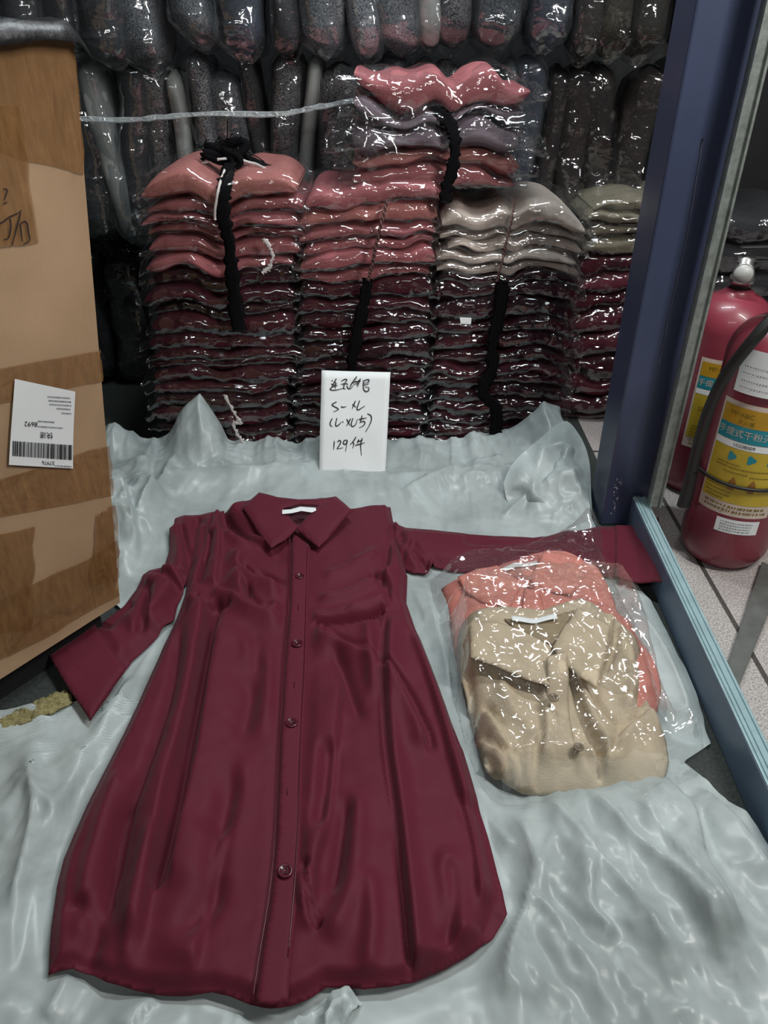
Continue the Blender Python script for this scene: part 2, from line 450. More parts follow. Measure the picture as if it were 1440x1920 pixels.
def cloth(name, outline, zf, m, parent=None, step=.006, plane=0.0, solid=.0016, smooth_n=0):
    v, f = cloth_vf(outline, zf, step, plane, smooth_n)
    return mesh(name, v, f, m, parent, solid=solid)
def fold(P, pts, w, amp, kind='ridge', ends=.18):
    pts = np.asarray(pts, float)
    if len(pts) > 2: pts = catmull(pts, 4)
    d, s, t = segdist(P, pts[:-1], pts[1:])
    tp = sstep(0, ends, t) * sstep(0, ends, 1 - t) if ends else 1.0
    if kind == 'ridge': return amp * np.exp(-(d / w) ** 2) * tp
    if kind == 'sharp': return amp * np.exp(-d / w) * tp
    sd = d * s
    if kind == 'step_r': sd = -sd
    return amp * np.where(sd > 0, np.exp(-(d / (2.8 * w)) ** 2), np.exp(-(d / (.45 * w)) ** 2)) * tp

# ------------------------------------------------------------------ dress outline (needed by the sheet too)
BODY = [(405, 957), (418, 966), (454, 953), (490, 934), (560, 944), (630, 939), (662, 961), (690, 955), (732, 953), (738, 985), (738, 1012), (752, 1050), (764, 1084),
        (762, 1133), (779, 1182), (797, 1226), (817, 1274), (838, 1330), (860, 1388), (880, 1455), (899, 1520), (915, 1572), (929, 1624), (942, 1672), (951, 1713), (925, 1757), (887, 1788),
        (836, 1818), (777, 1843), (730, 1855), (682, 1858), (645, 1852), (612, 1851), (580, 1873), (544, 1888), (508, 1892), (471, 1887), (432, 1872), (398, 1864),
        (355, 1869), (312, 1867), (252, 1858), (202, 1846), (168, 1826), (138, 1818), (112, 1823), (92, 1830), (98, 1740), (108, 1665), (120, 1612), (163, 1512), (200, 1440),
        (233, 1378), (264, 1310), (300, 1230), (332, 1160), (347, 1118), (353, 1082), (382, 1012)]

LS = [(420, 955), (405, 957), (375, 964), (345, 964), (328, 970), (319, 1000), (318, 1035), (308, 1062), (280, 1068), (268, 1076), (255, 1105), (232, 1135), (190, 1166), (140, 1197), (92, 1229),
      (112, 1264), (132, 1296), (169, 1349), (205, 1298), (237, 1252), (248, 1238), (286, 1203), (313, 1173), (327, 1163), (332, 1138), (353, 1087), (385, 1075), (420, 1050)]
RS = [(722, 955), (736, 976), (760, 988), (810, 992), (860, 998), (930, 1003), (1000, 1006), (1030, 1002), (1060, 994), (1120, 986), (1180, 985), (1180, 1087), (1152, 1080), (1080, 1078), (960, 1076),
      (850, 1072), (812, 1064), (800, 1078), (775, 1076), (752, 1066), (728, 1030)]

# ------------------------------------------------------------------ plastic sheet on the floor
def build_sheet():
    ny, nx = 330, 300
    Yv = np.concatenate([np.linspace(.22, 1.60, ny - 60), np.linspace(1.604, 1.755, 60)])
    XL = np.interp(Yv, [.2, .74, .80, .85, .87, .885, .95, 1.05, 1.10, 1.18, 1.30, 1.62, 1.76], [-1.0, -1.0, -.80, -.64, -.55, -.49, -.47, -.46, -.48, -.56, -.62, -.72, -.74])
    XR = np.interp(Yv, [.2, .40, .60, .66, .735, .765, .80, .90, 1.00, 1.144, 1.17, 1.30, 1.40, 1.42, 1.55, 1.76], [.512, .512, .512, .498, .468, .452, .508, .512, .514, .514, .50, .472, .458, .455, .455, .455])
    XR = XR + .005 * vn(np.stack([Yv * 22, Yv * 0], -1), 5)
    s = np.linspace(0, 1, nx)
    X = XL[:, None] + (XR - XL)[:, None] * s; Y = np.repeat(Yv[:, None], nx, 1)
    P2 = np.stack([X, Y], -1)
    flat = np.stack([X, Y, X * 0], -1); px, py = proj(flat); PX = np.stack([px, py], -1).reshape(-1, 2)
    poly = np.asarray(BODY, float)
    off = np.full(len(PX), 1e9)
    for pl in (BODY, LS, RS):
        pl = np.asarray(pl, float); d, _, _ = segdist(PX, pl, np.roll(pl, -1, 0)); off = np.minimum(off, np.where(inside(PX, pl), 0, d))
    off = off.reshape(X.shape)
    keep = .25 + .75 * sstep(10, 120, off)                     # flatter under and right beside the dress
    warp = np.stack([fbm(P2 * 3, 2, 3), fbm(P2 * 3, 2, 4)], -1) * .09
    q = P2 + warp
    z = .0075 * ridged(q * np.array([6, 3.0]), 2, 11) + 0.0045 * ridged(q * np.array([17, 8]), 2, 21) + .0014 * ridged(q * np.array([52, 34]), 1, 31)
    z = .006 + np.maximum(z + .006, 0) * 1.15 * keep
    # long folds drawn out towards the near edge and beside the shirts
    FO = [([(1010, 1490), (1090, 1600), (1180, 1700), (1290, 1900)], 22, .016), ([(1085, 1480), (1170, 1590), (1270, 1690), (1380, 1880)], 16, .020),
          ([(1150, 1480), (1250, 1620), (1330, 1740), (1440, 1900)], 24, .018), ([(1230, 1470), (1290, 1560), (1310, 1660), (1390, 1800)], 20, .022),
          ([(1300, 1480), (1360, 1560), (1440, 1680)], 18, .014), ([(960, 1520), (1000, 1640), (960, 1780), (940, 1900)], 18, .013),
          ([(1040, 1560), (1010, 1680), (1060, 1780)], 16, .010), ([(1110, 1620), (1105, 1720), (1160, 1780)], 12, .012),
          ([(20, 1450), (120, 1560), (80, 1700), (110, 1900)], 24, .013), ([(190, 1400), (130, 1500), (60, 1660), (20, 1850)], 20, .012), ([(60, 1420), (70, 1560), (30, 1750)], 14, .012),
          ([(250, 1270), (205, 1370), (150, 1460)], 10, .012), ([(300, 1195), (240, 1310), (190, 1390)], 7, .009),
          ([(140, 1835), (120, 1880), (90, 1930)], 16, .012), ([(300, 1880), (270, 1910), (240, 1960)], 12, .010),
          ([(1160, 1110), (1240, 1220), (1300, 1360)], 10, .010), ([(860, 1440), (930, 1560), (960, 1600)], 12, .008), ([(800, 1120), (830, 1230), (850, 1330)], 9, .008),
          ([(770, 1100), (800, 1180)], 8, .008), ([(930, 985), (1010, 935), (1080, 905)], 10, .014), ([(740, 940), (840, 900), (960, 880)], 12, .012), ([(980, 975), (1040, 920), (1060, 860)], 12, .012),
          ([(300, 905), (420, 900), (600, 890)], 9, .012), ([(250, 1010), (300, 940), (330, 880)], 14, .025), ([(230, 930), (260, 1020), (250, 1100)], 12, .020), ([(290, 850), (280, 930), (330, 960)], 12, .018)]
    zz = 0
    for pts, w, a in FO: zz = zz + fold(PX, pts, w * (1.0 if (len(pts) + int(w)) % 2 else 1.1), a * 1.25, 'step' if (len(pts) + int(w)) % 3 == 0 else 'sharp').reshape(X.shape)
    z = z + zz * sstep(2, 40, off)
    # the far edge climbs the fronts of the stacks, with two standing flaps
    tx = np.interp(X[-1], [-.74, -.68, -.62, -.56, -.50, -.455, -.43, -.40, -.34, -.1, .12, .2, .30, .36, .40, .44, .455],
                   [.03, .070, .04, .035, .11, .140, .10, .022, .016, .022, .028, .026, .04, .075, .112, .10, .04])
    tx = tx + .008 * ridged(np.stack([X[-1] * 14, X[-1] * 0], -1), 2, 8)
    rise = sstep(1.60, 1.735, Y); z = z + rise * tx[None]
    mid = sstep(1.45, 1.6, Y) * (1 - sstep(1.62, 1.72, Y))
    z = z + mid * (.008 + .008 * ridged(P2 * 9, 2, 44))
    # heap beside the post and beside the carton
    z = z + .05 * np.exp(-(((X - .42) / .075) ** 2 + ((Y - 1.53) / .11) ** 2)) * (1 + .45 * ridged(P2 * 11, 3, 51))
    z = z + .035 * np.exp(-(((X + .60) / .09) ** 2 + ((Y - 1.40) / .16) ** 2)) * (1 + .5 * ridged(P2 * 12, 3, 52)) * sstep(1.17, 1.26, Y)
    v = np.stack([X, Y, z], -1)
    o = mesh('plastic_sheet', v, [f[::-1] for f in gfaces(ny, nx)], M_sheet)
    tag(o, 'large crumpled milky plastic sheet spread over the floor under the burgundy dress', 'plastic sheet')
    return o
SHEET = build_sheet()
fl = lambda P, d, v: .024 + .012 * ridged(v * 40, 2, 3) + .012 * sstep(0, .03, d)
cloth('turned_up_corner', [(522, 1960), (560, 1905), (612, 1870), (640, 1846), (662, 1856), (679, 1868), (668, 1890), (640, 1925), (600, 1960)], fl, M_sheet, SHEET, .005, .03, 0)

# ------------------------------------------------------------------ the burgundy dress
DRESS = empty('shirt_dress', tuple(G(560, 1400)))
tag(DRESS, 'burgundy shirt dress with collar and buttoned front laid flat on the plastic sheet', 'dress')
def dpart(o):
    o.matrix_parent_inverse = Matrix.Translation(-DRESS.location); return o
def body_z(P, d, v):
    z = .040 + .0 * d
    f = [([(345, 1150), (380, 1145), (372, 1240), (345, 1380), (312, 1500), (285, 1660), (262, 1800)], 13, .016, 'step', .08),
         ([(412, 1160), (400, 1260), (378, 1420), (345, 1560), (325, 1700)], 16, .010, 'step_r', .12),
         ([(240, 1440), (200, 1560), (170, 1680), (165, 1790)], 20, .011, 'ridge', .15),
         ([(300, 1560), (262, 1700), (240, 1840)], 18, .008, 'ridge', .15),
         ([(430, 1560), (390, 1700), (360, 1850)], 22, .010, 'step', .15),
         ([(470, 1420), (440, 1560), (410, 1700)], 20, .007, 'ridge', .2),
         ([(590, 1185), (640, 1215), (700, 1245), (752, 1300), (790, 1370), (812, 1432)], 11, .020, 'step', .12),
         ([(720, 1160), (716, 1290), (722, 1420), (742, 1560), (760, 1690), (776, 1845)], 11, .017, 'step_r', .06),
         ([(690, 1165), (694, 1250), (700, 1330)], 12, .008, 'ridge', .2),
         ([(770, 1180), (815, 1310), (850, 1440), (890, 1590), (905, 1720)], 16, .012, 'step_r', .1),
         ([(640, 1260), (628, 1400), (615, 1540), (590, 1640), (588, 1740)], 17, .012, 'step', .15),
         ([(665, 1480), (668, 1600), (655, 1700), (612, 1790)], 22, .010, 'ridge', .15),
         ([(578, 1640), (582, 1700), (600, 1760)], 8, .012, 'step', .15),
         ([(690, 1640), (700, 1740), (690, 1850)], 18, .009, 'ridge', .2),
         ([(830, 1600), (850, 1700), (870, 1790)], 20, .010, 'ridge', .2),
         # bust drapes and gathers
         ([(428, 1045), (470, 1080), (500, 1100), (545, 1112)], 9, .017, 'step', .2), ([(440, 1085), (465, 1130), (490, 1152), (545, 1150)], 9, .017, 'step', .15),
         ([(415, 1000), (450, 1030), (500, 1040), (540, 1075)], 11, .010, 'ridge', .2), ([(400, 1120), (440, 1140), (470, 1165), (545, 1182)], 7, .008, 'step', .1),
         ([(582, 1182), (630, 1180), (690, 1170), (732, 1150)], 6, .011, 'step_r', .1), ([(590, 1140), (660, 1128), (735, 1085)], 8, .008, 'ridge', .2),
         ([(600, 1100), (660, 1080), (720, 1040)], 12, .007, 'ridge', .2), ([(640, 1165), (700, 1150), (745, 1130)], 6, .008, 'ridge', .2),
         ([(425, 968), (462, 1012), (520, 1050)], 12, .018, 'step_r', .15), ([(410, 965), (414, 1040), (405, 1120)], 7, .010, 'step', .1), ([(735, 985), (728, 1050), (720, 1150)], 8, .010, 'step_r', .12),
         ([(455, 1195), (470, 1260), (480, 1320)], 14, .006, 'ridge', .3), ([(500, 1200), (505, 1300), (490, 1420)], 14, .006, 'ridge', .3)]
    for pts, w, a, k, e in f: z = z + 1.45 * fold(P, pts, w, a, k, e)
    z = z + .0022 * fbm(v * np.array([14, 5]), 3, 17) + .0015 * fbm(v * 30, 2, 19)
    for pts, w, a, e in [([(412, 1130), (398, 1200), (380, 1290), (362, 1380), (340, 1500), (318, 1600), (290, 1690)], 9, .028, .06), ([(345, 1170), (330, 1300), (290, 1430), (240, 1560), (215, 1700)], 12, .016, .15),
                         ([(600, 1196), (640, 1216), (700, 1248), (745, 1290), (785, 1360), (812, 1432)], 8, .030, .08), ([(722, 1170), (718, 1290), (726, 1420), (742, 1540), (757, 1680), (772, 1843)], 7, .026, .05),
                         ([(450, 1068), (480, 1092), (515, 1104), (540, 1110)], 7, .026, .15), ([(462, 1112), (470, 1138), (490, 1154), (520, 1152)], 7, .026, .15), ([(586, 1184), (640, 1180), (690, 1172), (722, 1160)], 5, .020, .06),
                         ([(408, 972), (450, 1006), (500, 1040), (545, 1070)], 14, .022, .15), ([(618, 1400), (612, 1480), (596, 1590)], 16, .020, .2), ([(572, 1626), (576, 1680), (590, 1740), (606, 1752)], 7, .020, .12),
                         ([(452, 1440), (420, 1570), (395, 1700), (330, 1790)], 24, .018, .2), ([(880, 1500), (905, 1600), (925, 1690), (905, 1770)], 20, .018, .1), ([(150, 1700), (180, 1760), (160, 1830)], 22, .014, .1),
                         ([(790, 1190), (835, 1310), (865, 1420)], 9, .018, .15), ([(655, 1500), (640, 1600), (622, 1700)], 14, .014, .2), ([(690, 1090), (722, 1110), (728, 1150)], 7, .016, .15),
                         ([(398, 1010), (388, 1060), (372, 1110)], 7, .018, .1), ([(735, 990), (730, 1040), (724, 1090)], 5, .016, .1), ([(365, 1130), (390, 1150), (440, 1150)], 6, .014, .1),
                         ([(250, 1500), (222, 1620), (205, 1760)], 14, .014, .2), ([(480, 1230), (470, 1330), (450, 1420)], 16, .010, .25), ([(620, 1220), (650, 1290), (680, 1380)], 12, .012, .2), ([(840, 1620), (850, 1720), (830, 1800)], 14, .012, .15)]:
        z = z - 1.15 * fold(P, pts, w, a, 'ridge', e)
    # keep the button band lower and even
    pl, _, _ = segdist(P, np.array([(560, 990.), (555, 1250), (550, 1400), (538, 1640)]), np.array([(555, 1250.), (550, 1400), (538, 1640), (510, 1880)]))
    k = 1 - sstep(18, 48, pl); z = z * (1 - .8 * k) + .8 * k * .036
    edge = sstep(0, .018, d); hem = sstep(1500, 1850, P[:, 1])
    z = z * (.55 + .45 * edge) + hem * (1 - edge) * .004 * vn(v * 16, 23)
    return np.maximum(z, .017)
dpart(cloth('dress_body', BODY, body_z, M_dress, DRESS, .0042, .020))
def ls_z(P, d, v):
    z = .014 + .014 * sstep(0, .03, d)
    for pts, w, a in [([(338, 990), (350, 1040), (353, 1080)], 7, .022), ([(372, 970), (366, 1030), (358, 1090)], 8, .018), ([(290, 1078), (320, 1092), (345, 1120)], 7, .022), ([(285, 1100), (275, 1150), (262, 1195)], 9, .016), ([(250, 1130), (215, 1165), (200, 1190)], 12, .012)]: z = z - fold(P, pts, w, a, 'ridge', .1)
    for pts, w, a, k, e in [([(345, 1000), (400, 990)], 9, .0, 'ridge', .1), ([(330, 985), (345, 1040), (352, 1085)], 9, .018, 'step', .1), ([(300, 1075), (330, 1085), (350, 1110)], 8, .016, 'step', .1), ([(375, 985), (368, 1040), (362, 1090)], 8, .012, 'ridge', .1),
                            ([(275, 1085), (290, 1130), (280, 1190)], 11, .014, 'step_r', .15), ([(330, 1100), (300, 1150), (240, 1195)], 9, .012, 'step', .15), ([(200, 1175), (225, 1215), (235, 1245)], 12, .006, 'ridge', .2),
                            ([(395, 975), (392, 1030), (384, 1070)], 6, .012, 'ridge', .1)]:
        z = z + fold(P, pts, w, a, k, e)
    lift = 1 - sstep(100, 200, P[:, 0])
    return np.maximum(z, .014) + .0012 * fbm(v * 25, 2, 3) - .003 * sstep(395, 415, P[:, 0]) + .004 * lift
dpart(cloth('sleeve', LS, ls_z, M_dress, DRESS, .0050, .016))
def rs_z(P, d, v):
    z = .014 + .012 * sstep(0, .03, d)
    for pts, w, a in [([(765, 1030), (790, 1062), (806, 1066)], 7, .024), ([(860, 1012), (960, 1022), (1060, 1012)], 10, .012), ([(745, 1000), (756, 1030), (760, 1058)], 6, .018)]: z = z - fold(P, pts, w, a, 'ridge', .1)
    for pts, w, a, k, e in [([(745, 995), (800, 1030), (900, 1040), (1020, 1035)], 10, .010, 'step', .15), ([(760, 1020), (790, 1055), (815, 1062)], 7, .016, 'step', .1), ([(900, 1020), (1000, 1025), (1100, 1015)], 12, .006, 'ridge', .2),
                            ([(740, 985), (750, 1020), (765, 1060)], 6, .012, 'ridge', .1), ([(1050, 1000), (1100, 1040), (1150, 1060)], 9, .006, 'ridge', .2)]:
        z = z + fold(P, pts, w, a, k, e)
    return np.maximum(z, .008) + .0012 * fbm(v * 25, 2, 4)
dpart(cloth('sleeve', RS, rs_z, M_dress, DRESS, .0050, .016))
dpart(cloth('cuff', [(1154, 984), (1195, 984), (1232, 982), (1236, 1040), (1241, 1107), (1200, 1094), (1154, 1079)],
            lambda P, d, v: .027 + .003 * sstep(0, .008, d) + fold(P, [(1215, 985), (1205, 1040), (1225, 1095)], 10, .006) + .02 * sstep(1190, 1240, P[:, 0]), M_dress, DRESS, .005, .028))
dpart(cloth('cuff', [(92, 1229), (142, 1196), (178, 1172), (205, 1215), (237, 1252), (205, 1298), (169, 1349), (132, 1296), (112, 1264)],
            lambda P, d, v: .027 + .003 * sstep(0, .008, d) + .0015 * fbm(v * 20, 2, 6), M_dress, DRESS, .005, .026))
# collar
dpart(cloth('neck_inside', [(500, 945), (560, 942), (625, 944), (600, 975), (560, 1002), (525, 975)], lambda P, d, v: .043 + 0 * d, M_dress_in, DRESS, .006, .043))
col_z = lambda P, d, v: .054 + .012 * (1 - sstep(960, 1010, P[:, 1])) + .004 * sstep(0, .012, d) + .0012 * fbm(v * 18, 2, 8)
dpart(cloth('collar', [(486, 927), (520, 936), (560, 941), (600, 940), (630, 935), (632, 946), (598, 953), (560, 951), (532, 957), (546, 975), (560, 987), (535, 1008), (508, 1023), (482, 993), (455, 956)],
            col_z, M_dress, DRESS, .005, .060, .002))
dpart(cloth('collar', [(630, 935), (646, 948), (661, 962), (630, 990), (597, 1021), (577, 1006), (556, 990), (575, 972), (594, 955)], col_z, M_dress, DRESS, .005, .060, .002))
dpart(cloth('neck_label', [(529, 958), (545, 957), (563, 952), (592, 954), (593, 959), (585, 963), (565, 960), (548, 964), (529, 966)], lambda P, d, v: .071 + 0 * d, M_white, DRESS, .003, .068, .0006))
# button band
pl_z = lambda P, d, v: .0415 + .0016 * sstep(0, .004, d) + .0012 * fbm(v * np.array([3, 14]), 2, 9)
PLK = [(548, 1000), (558, 992), (582, 1010), (579, 1130), (576, 1250), (569, 1390), (564, 1563), (558, 1680), (547, 1800), (540, 1876), (508, 1884), (479, 1879), (490, 1800), (508, 1690), (520, 1563), (527, 1390), (535, 1250), (545, 1130)]
dpart(cloth('placket', PLK, pl_z, M_dress, DRESS, .0055, .0415, .0016))
for line in ([(544, 1010), (541, 1130), (532, 1250), (524, 1390), (517, 1563), (505, 1690), (487, 1800), (475, 1880)], [(577, 1020), (574, 1130), (571, 1250), (564, 1390), (559, 1563), (552, 1680), (541, 1800)]):
    p = catmull(line, 6); q = G(p[:, 0], p[:, 1], .036); q[:, 2] = .0436
    v, f = tube_vf(q, .0009, 5); dpart(mesh('stitching', v, f, M_button, DRESS))
def make_button(px, py, r, z, m, parent, adj=None):
    c = G(px, py, z)
    v, f = lathe_vf([(0.0001, 0), (r * .9, 0), (r, .0009), (r, .0020), (r * .9, .0028), (r * .74, .0028), (r * .66, .0018), (0.0001, .0016)], 24)
    parts = [(v, f)]
    o = mesh('button', v, f, m, parent); o.location = c - np.array(parent.location)
    hs = []
    for dx, dy in ((.25, .25), (-.25, .25), (.25, -.25), (-.25, -.25)):
        a, b = lathe_vf([(.0001, 0), (r * .12, 0), (r * .12, .0004), (.0001, .0004)], 8, dx * r, dy * r)
        a = a + np.array([0, 0, .0016]); hs.append((a, b))
    v, f = join(hs); mesh('button_holes', v, f, M_ink, o, smooth=False)
    return o
for px, py, r in ((562, 1081, .0085), (557, 1207, .0095), (547, 1356, .0095), (535, 1634, .0098)):
    make_button(px, py, r, .0435, M_button, DRESS)
for px, py in ((540, 1490), (553, 1290), (560, 1145)):
    q = G(np.array([px, px - 1]), np.array([py - 6, py + 6]), .036); q[:, 2] = .0438
    v, f = tube_vf(catmull(q, 4), .0008, 5); dpart(mesh('buttonhole', v, f, M_button, DRESS))

# ------------------------------------------------------------------ two folded shirts in clear bags on the sheet
def shirt_root(name, px, py, label):
    e = empty(name, tuple(G(px, py))); tag(e, label, 'shirt'); return e
PS = shirt_root('bagged_shirt', 1030, 1150, 'folded salmon pink shirt in a clear bag, lying partly under the khaki shirt')
def sp(o, root): o.matrix_parent_inverse = Matrix.Translation(-root.location); return o
def pink_z(P, d, v):
    z = .018 + .030 * (1 - np.exp(-d / .02))
    for pts, w, a, k in [([(850, 1085), (900, 1120), (945, 1150)], 9, .006, 'step'), ([(1100, 1050), (1150, 1130), (1200, 1220)], 10, .012, 'step'), ([(1130, 1085), (1190, 1180), (1235, 1280)], 12, .008, 'ridge'),
                         ([(1100, 1090), (1105, 1150)], 7, .008, 'step'), ([(1160, 1150), (1205, 1260), (1225, 1310)], 8, .008, 'step')]:
        z = z + fold(P, pts, w, a, k)
    return z + .003 * fbm(v * 22, 3, 5)
sp(cloth('shirt_body', [(828, 1096), (856, 1078), (930, 1056), (1016, 1028), (1093, 1040), (1140, 1084), (1155, 1147), (1188, 1181), (1227, 1233), (1241, 1276), (1236, 1322), (1200, 1345), (1100, 1330), (1000, 1320), (880, 1290), (842, 1150)],
         pink_z, M_pinkshirt, PS, .006, .03, .002, 2), PS)
pc = lambda P, d, v: .054 + .004 * sstep(0, .01, d) + .002 * fbm(v * 30, 2, 3)
sp(cloth('collar', [(858, 1080), (895, 1066), (932, 1058), (950, 1072), (981, 1090), (968, 1112), (955, 1140), (905, 1128), (870, 1105)], pc, M_pinkshirt, PS, .005, .056), PS)
sp(cloth('collar', [(1020, 1033), (1055, 1036), (1091, 1044), (1097, 1083), (1071, 1115), (1040, 1110), (1013, 1098), (992, 1085), (1008, 1055)], pc, M_pinkshirt, PS, .005, .056), PS)
sp(cloth('placket', [(985, 1092), (1010, 1098), (1022, 1150), (1030, 1200), (1000, 1200), (976, 1150)], lambda P, d, v: .052 + .003 * sstep(0, .005, d), M_pinkshirt, PS, .005, .052), PS)
sp(cloth('neck_inside', [(932, 1062), (975, 1048), (1012, 1040), (1005, 1066), (984, 1090), (958, 1078)], lambda P, d, v: .0505 + 0 * d, M_salmon, PS, .005, .05), PS)
sp(cloth('neck_label', [(931, 1070), (965, 1056), (1006, 1051), (1008, 1058), (970, 1063), (936, 1077)], lambda P, d, v: .054 + .002 * np.sin(P[:, 0] * .1), M_white, PS, .003, .054, .0006), PS)
make_button(996, 1099, .0075, .057, plain('salmon_button', (.36, .11, .09), .35), PS)
KS = shirt_root('bagged_shirt', 1050, 1320, 'folded khaki shirt in a clear bag, lying over the salmon pink shirt')
def kh_base(P): return .016 + .034 * (1 - sstep(1210, 1360, P[:, 1])) * sstep(820, 900, P[:, 0])
def kh_z(P, d, v):
    z = kh_base(P) + .038 * (1 - np.exp(-d / .022))
    for pts, w, a, k in [([(1010, 1300), (1020, 1380), (1015, 1450)], 10, .012, 'step_r'), ([(885, 1180), (890, 1240), (960, 1265), (1020, 1290)], 8, .010, 'step'), ([(905, 1330), (950, 1390), (985, 1460)], 9, .014, 'step'), ([(1070, 1290), (1100, 1370), (1135, 1420), (1130, 1465)], 9, .016, 'step_r'),
                         ([(1145, 1180), (1130, 1240), (1120, 1290)], 9, .010, 'step'), ([(1165, 1230), (1185, 1290), (1170, 1350)], 13, .010, 'ridge'), ([(1140, 1420), (1180, 1370), (1230, 1340)], 11, .012, 'step'),
                         ([(930, 1290), (960, 1350), (1000, 1390)], 12, .007, 'ridge'), ([(900, 1380), (930, 1420), (950, 1460)], 7, .010, 'ridge'), ([(890, 1400), (915, 1440), (925, 1465)], 6, .010, 'step'),
                         ([(1010, 1380), (1000, 1430), (1005, 1470)], 9, .008, 'step'), ([(870, 1190), (865, 1270), (885, 1330)], 9, .010, 'ridge'), ([(1070, 1440), (1095, 1420), (1125, 1440)], 8, .010, 'ridge'),
                         ([(1200, 1250), (1215, 1320), (1240, 1400)], 9, .008, 'ridge')]:
        z = z + 1.4 * fold(P, pts, w, a, k)
    for pts, w, a in [([(905, 1320), (945, 1385), (985, 1465)], 6, .022), ([(1062, 1285), (1095, 1370), (1122, 1430), (1128, 1465)], 6, .024), ([(1140, 1440), (1165, 1380), (1210, 1345)], 6, .018), ([(885, 1235), (960, 1275), (1020, 1300)], 5, .016), ([(1150, 1190), (1146, 1240), (1128, 1290)], 6, .018), ([(1090, 1290), (1120, 1340), (1160, 1380)], 7, .014), ([(1003, 1400), (1000, 1440), (1006, 1470)], 5, .014), ([(905, 1375), (925, 1405), (965, 1425)], 5, .016), ([(1190, 1235), (1205, 1290), (1190, 1340)], 7, .012), ([(868, 1260), (885, 1310), (880, 1340)], 5, .014)]:
        z = z - fold(P, pts, w, a, 'ridge')
    return z + .004 * fbm(v * 14, 2, 15)
sp(cloth('shirt_body', [(860, 1181), (880, 1164), (945, 1152), (1010, 1160), (1084, 1138), (1145, 1174), (1180, 1200), (1197, 1225), (1211, 1306), (1240, 1345), (1254, 1380), (1252, 1448), (1172, 1468), (1084, 1474), (981, 1470), (920, 1440), (905, 1415), (882, 1328), (857, 1255)],
         kh_z, M_khaki, KS, .005, .035, .002, 2), KS)
kc = lambda P, d, v: .090 + .004 * sstep(0, .01, d) + .0025 * fbm(v * 25, 2, 3) + .006 * sstep(1240, 1160, P[:, 1])
sp(cloth('collar', [(880, 1166), (934, 1166), (985, 1180), (1016, 1200), (1034, 1209), (1033, 1243), (1032, 1279), (985, 1268), (930, 1245), (882, 1228)], kc, M_khaki, KS, .005, .095, .002), KS)
sp(cloth('collar', [(1084, 1139), (1115, 1156), (1145, 1176), (1135, 1225), (1119, 1285), (1085, 1262), (1055, 1238), (1036, 1210), (1060, 1172)], kc, M_khaki, KS, .005, .095, .002), KS)
sp(cloth('neck_inside', [(945, 1160), (1010, 1163), (1078, 1143), (1060, 1172), (1036, 1208), (1000, 1195), (965, 1176)], lambda P, d, v: .0935 + 0 * d, plain('khaki_inside', (.27, .21, .13), .8), KS, .005, .0935), KS)
sp(cloth('neck_label', [(958, 1156), (1000, 1158), (1043, 1152), (1045, 1161), (1000, 1167), (960, 1165)], lambda P, d, v: .099 + .002 * np.sin(P[:, 0] * .08), M_white, KS, .003, .099, .0006), KS)
def kpl(P, d, v): return -.050 * sstep(1385, 1450, P[:, 1]) + np.maximum(kh_base(P) + .040, .060) + .022 * (1 - sstep(1280, 1330, P[:, 1])) + .003 * sstep(0, .006, d) + .002 * fbm(v * 20, 2, 2)
sp(cloth('placket', [(1020, 1262), (1058, 1250), (1066, 1310), (1078, 1380), (1085, 1440), (1038, 1444), (1033, 1400), (1026, 1330)], kpl, M_khaki, KS, .005, .07, .002), KS)
make_button(1038, 1309, .0085, .085, M_khaki_b, KS)
make_button(1085, 1402, .0075, .070, M_khaki_b, KS)
def kbag(P, d, v):
    inn = kh_base(P) + .072
    z = .010 + (inn - .010) * sstep(0, .032, d) + .028 * (1 - sstep(1190, 1300, P[:, 1])) * sstep(0, .04, d)
    for pts, a in [([(1060, 1180), (1120, 1240), (1190, 1300)], .010), ([(900, 1245), (970, 1235), (1040, 1222)], .008), ([(1030, 1235), (1090, 1270), (1150, 1305)], .009), ([(1050, 1290), (1080, 1340), (1130, 1400)], .008), ([(930, 1400), (1000, 1440), (1070, 1450)], .008),
                   ([(870, 1200), (880, 1300), (910, 1400)], .009), ([(1200, 1240), (1225, 1330), (1250, 1420)], .010), ([(960, 1290), (985, 1330), (975, 1400)], .006), ([(1255, 1380), (1290, 1400), (1325, 1405)], .012)]:
        z = z + fold(P, pts, 5, a, 'sharp')
    return z + (.004 + .005 * sstep(0, .03, d)) * ridged(v * np.array([16, 12]) + .15 * fbm(v * 9, 2, 1)[:, None], 3, 61) + .0015 * ridged(v * 60, 2, 63)
sp(cloth('polybag', [(838, 1150), (900, 1140), (1000, 1134), (1100, 1130), (1160, 1145), (1205, 1200), (1240, 1290), (1268, 1360), (1320, 1375), (1336, 1402), (1310, 1440), (1255, 1460), (1200, 1474), (1060, 1484), (960, 1482), (925, 1474), (890, 1420), (862, 1330), (842, 1250)],
         kbag, M_film3, KS, .0045, .035, 0, 2), KS)
def pbag(P, d, v):
    z = .012 + .062 * sstep(0, .045, d) + .03 * np.exp(-(((P[:, 0] - 1100) / 40) ** 2 + ((P[:, 1] - 1005) / 30) ** 2))
    for pts, a in [([(860, 1075), (960, 1045), (1060, 1020)], .008), ([(1085, 1000), (1110, 1050), (1150, 1130)], .010), ([(1090, 1070), (1070, 1095), (1050, 1110)], .008), ([(1140, 1080), (1190, 1180), (1230, 1280)], .010), ([(850, 1110), (950, 1130), (1060, 1135)], .007)]:
        z = z + fold(P, pts, 5, a, 'sharp')
    return z + .005 * ridged(v * np.array([15, 13]), 3, 71) + .0015 * ridged(v * 60, 2, 73)
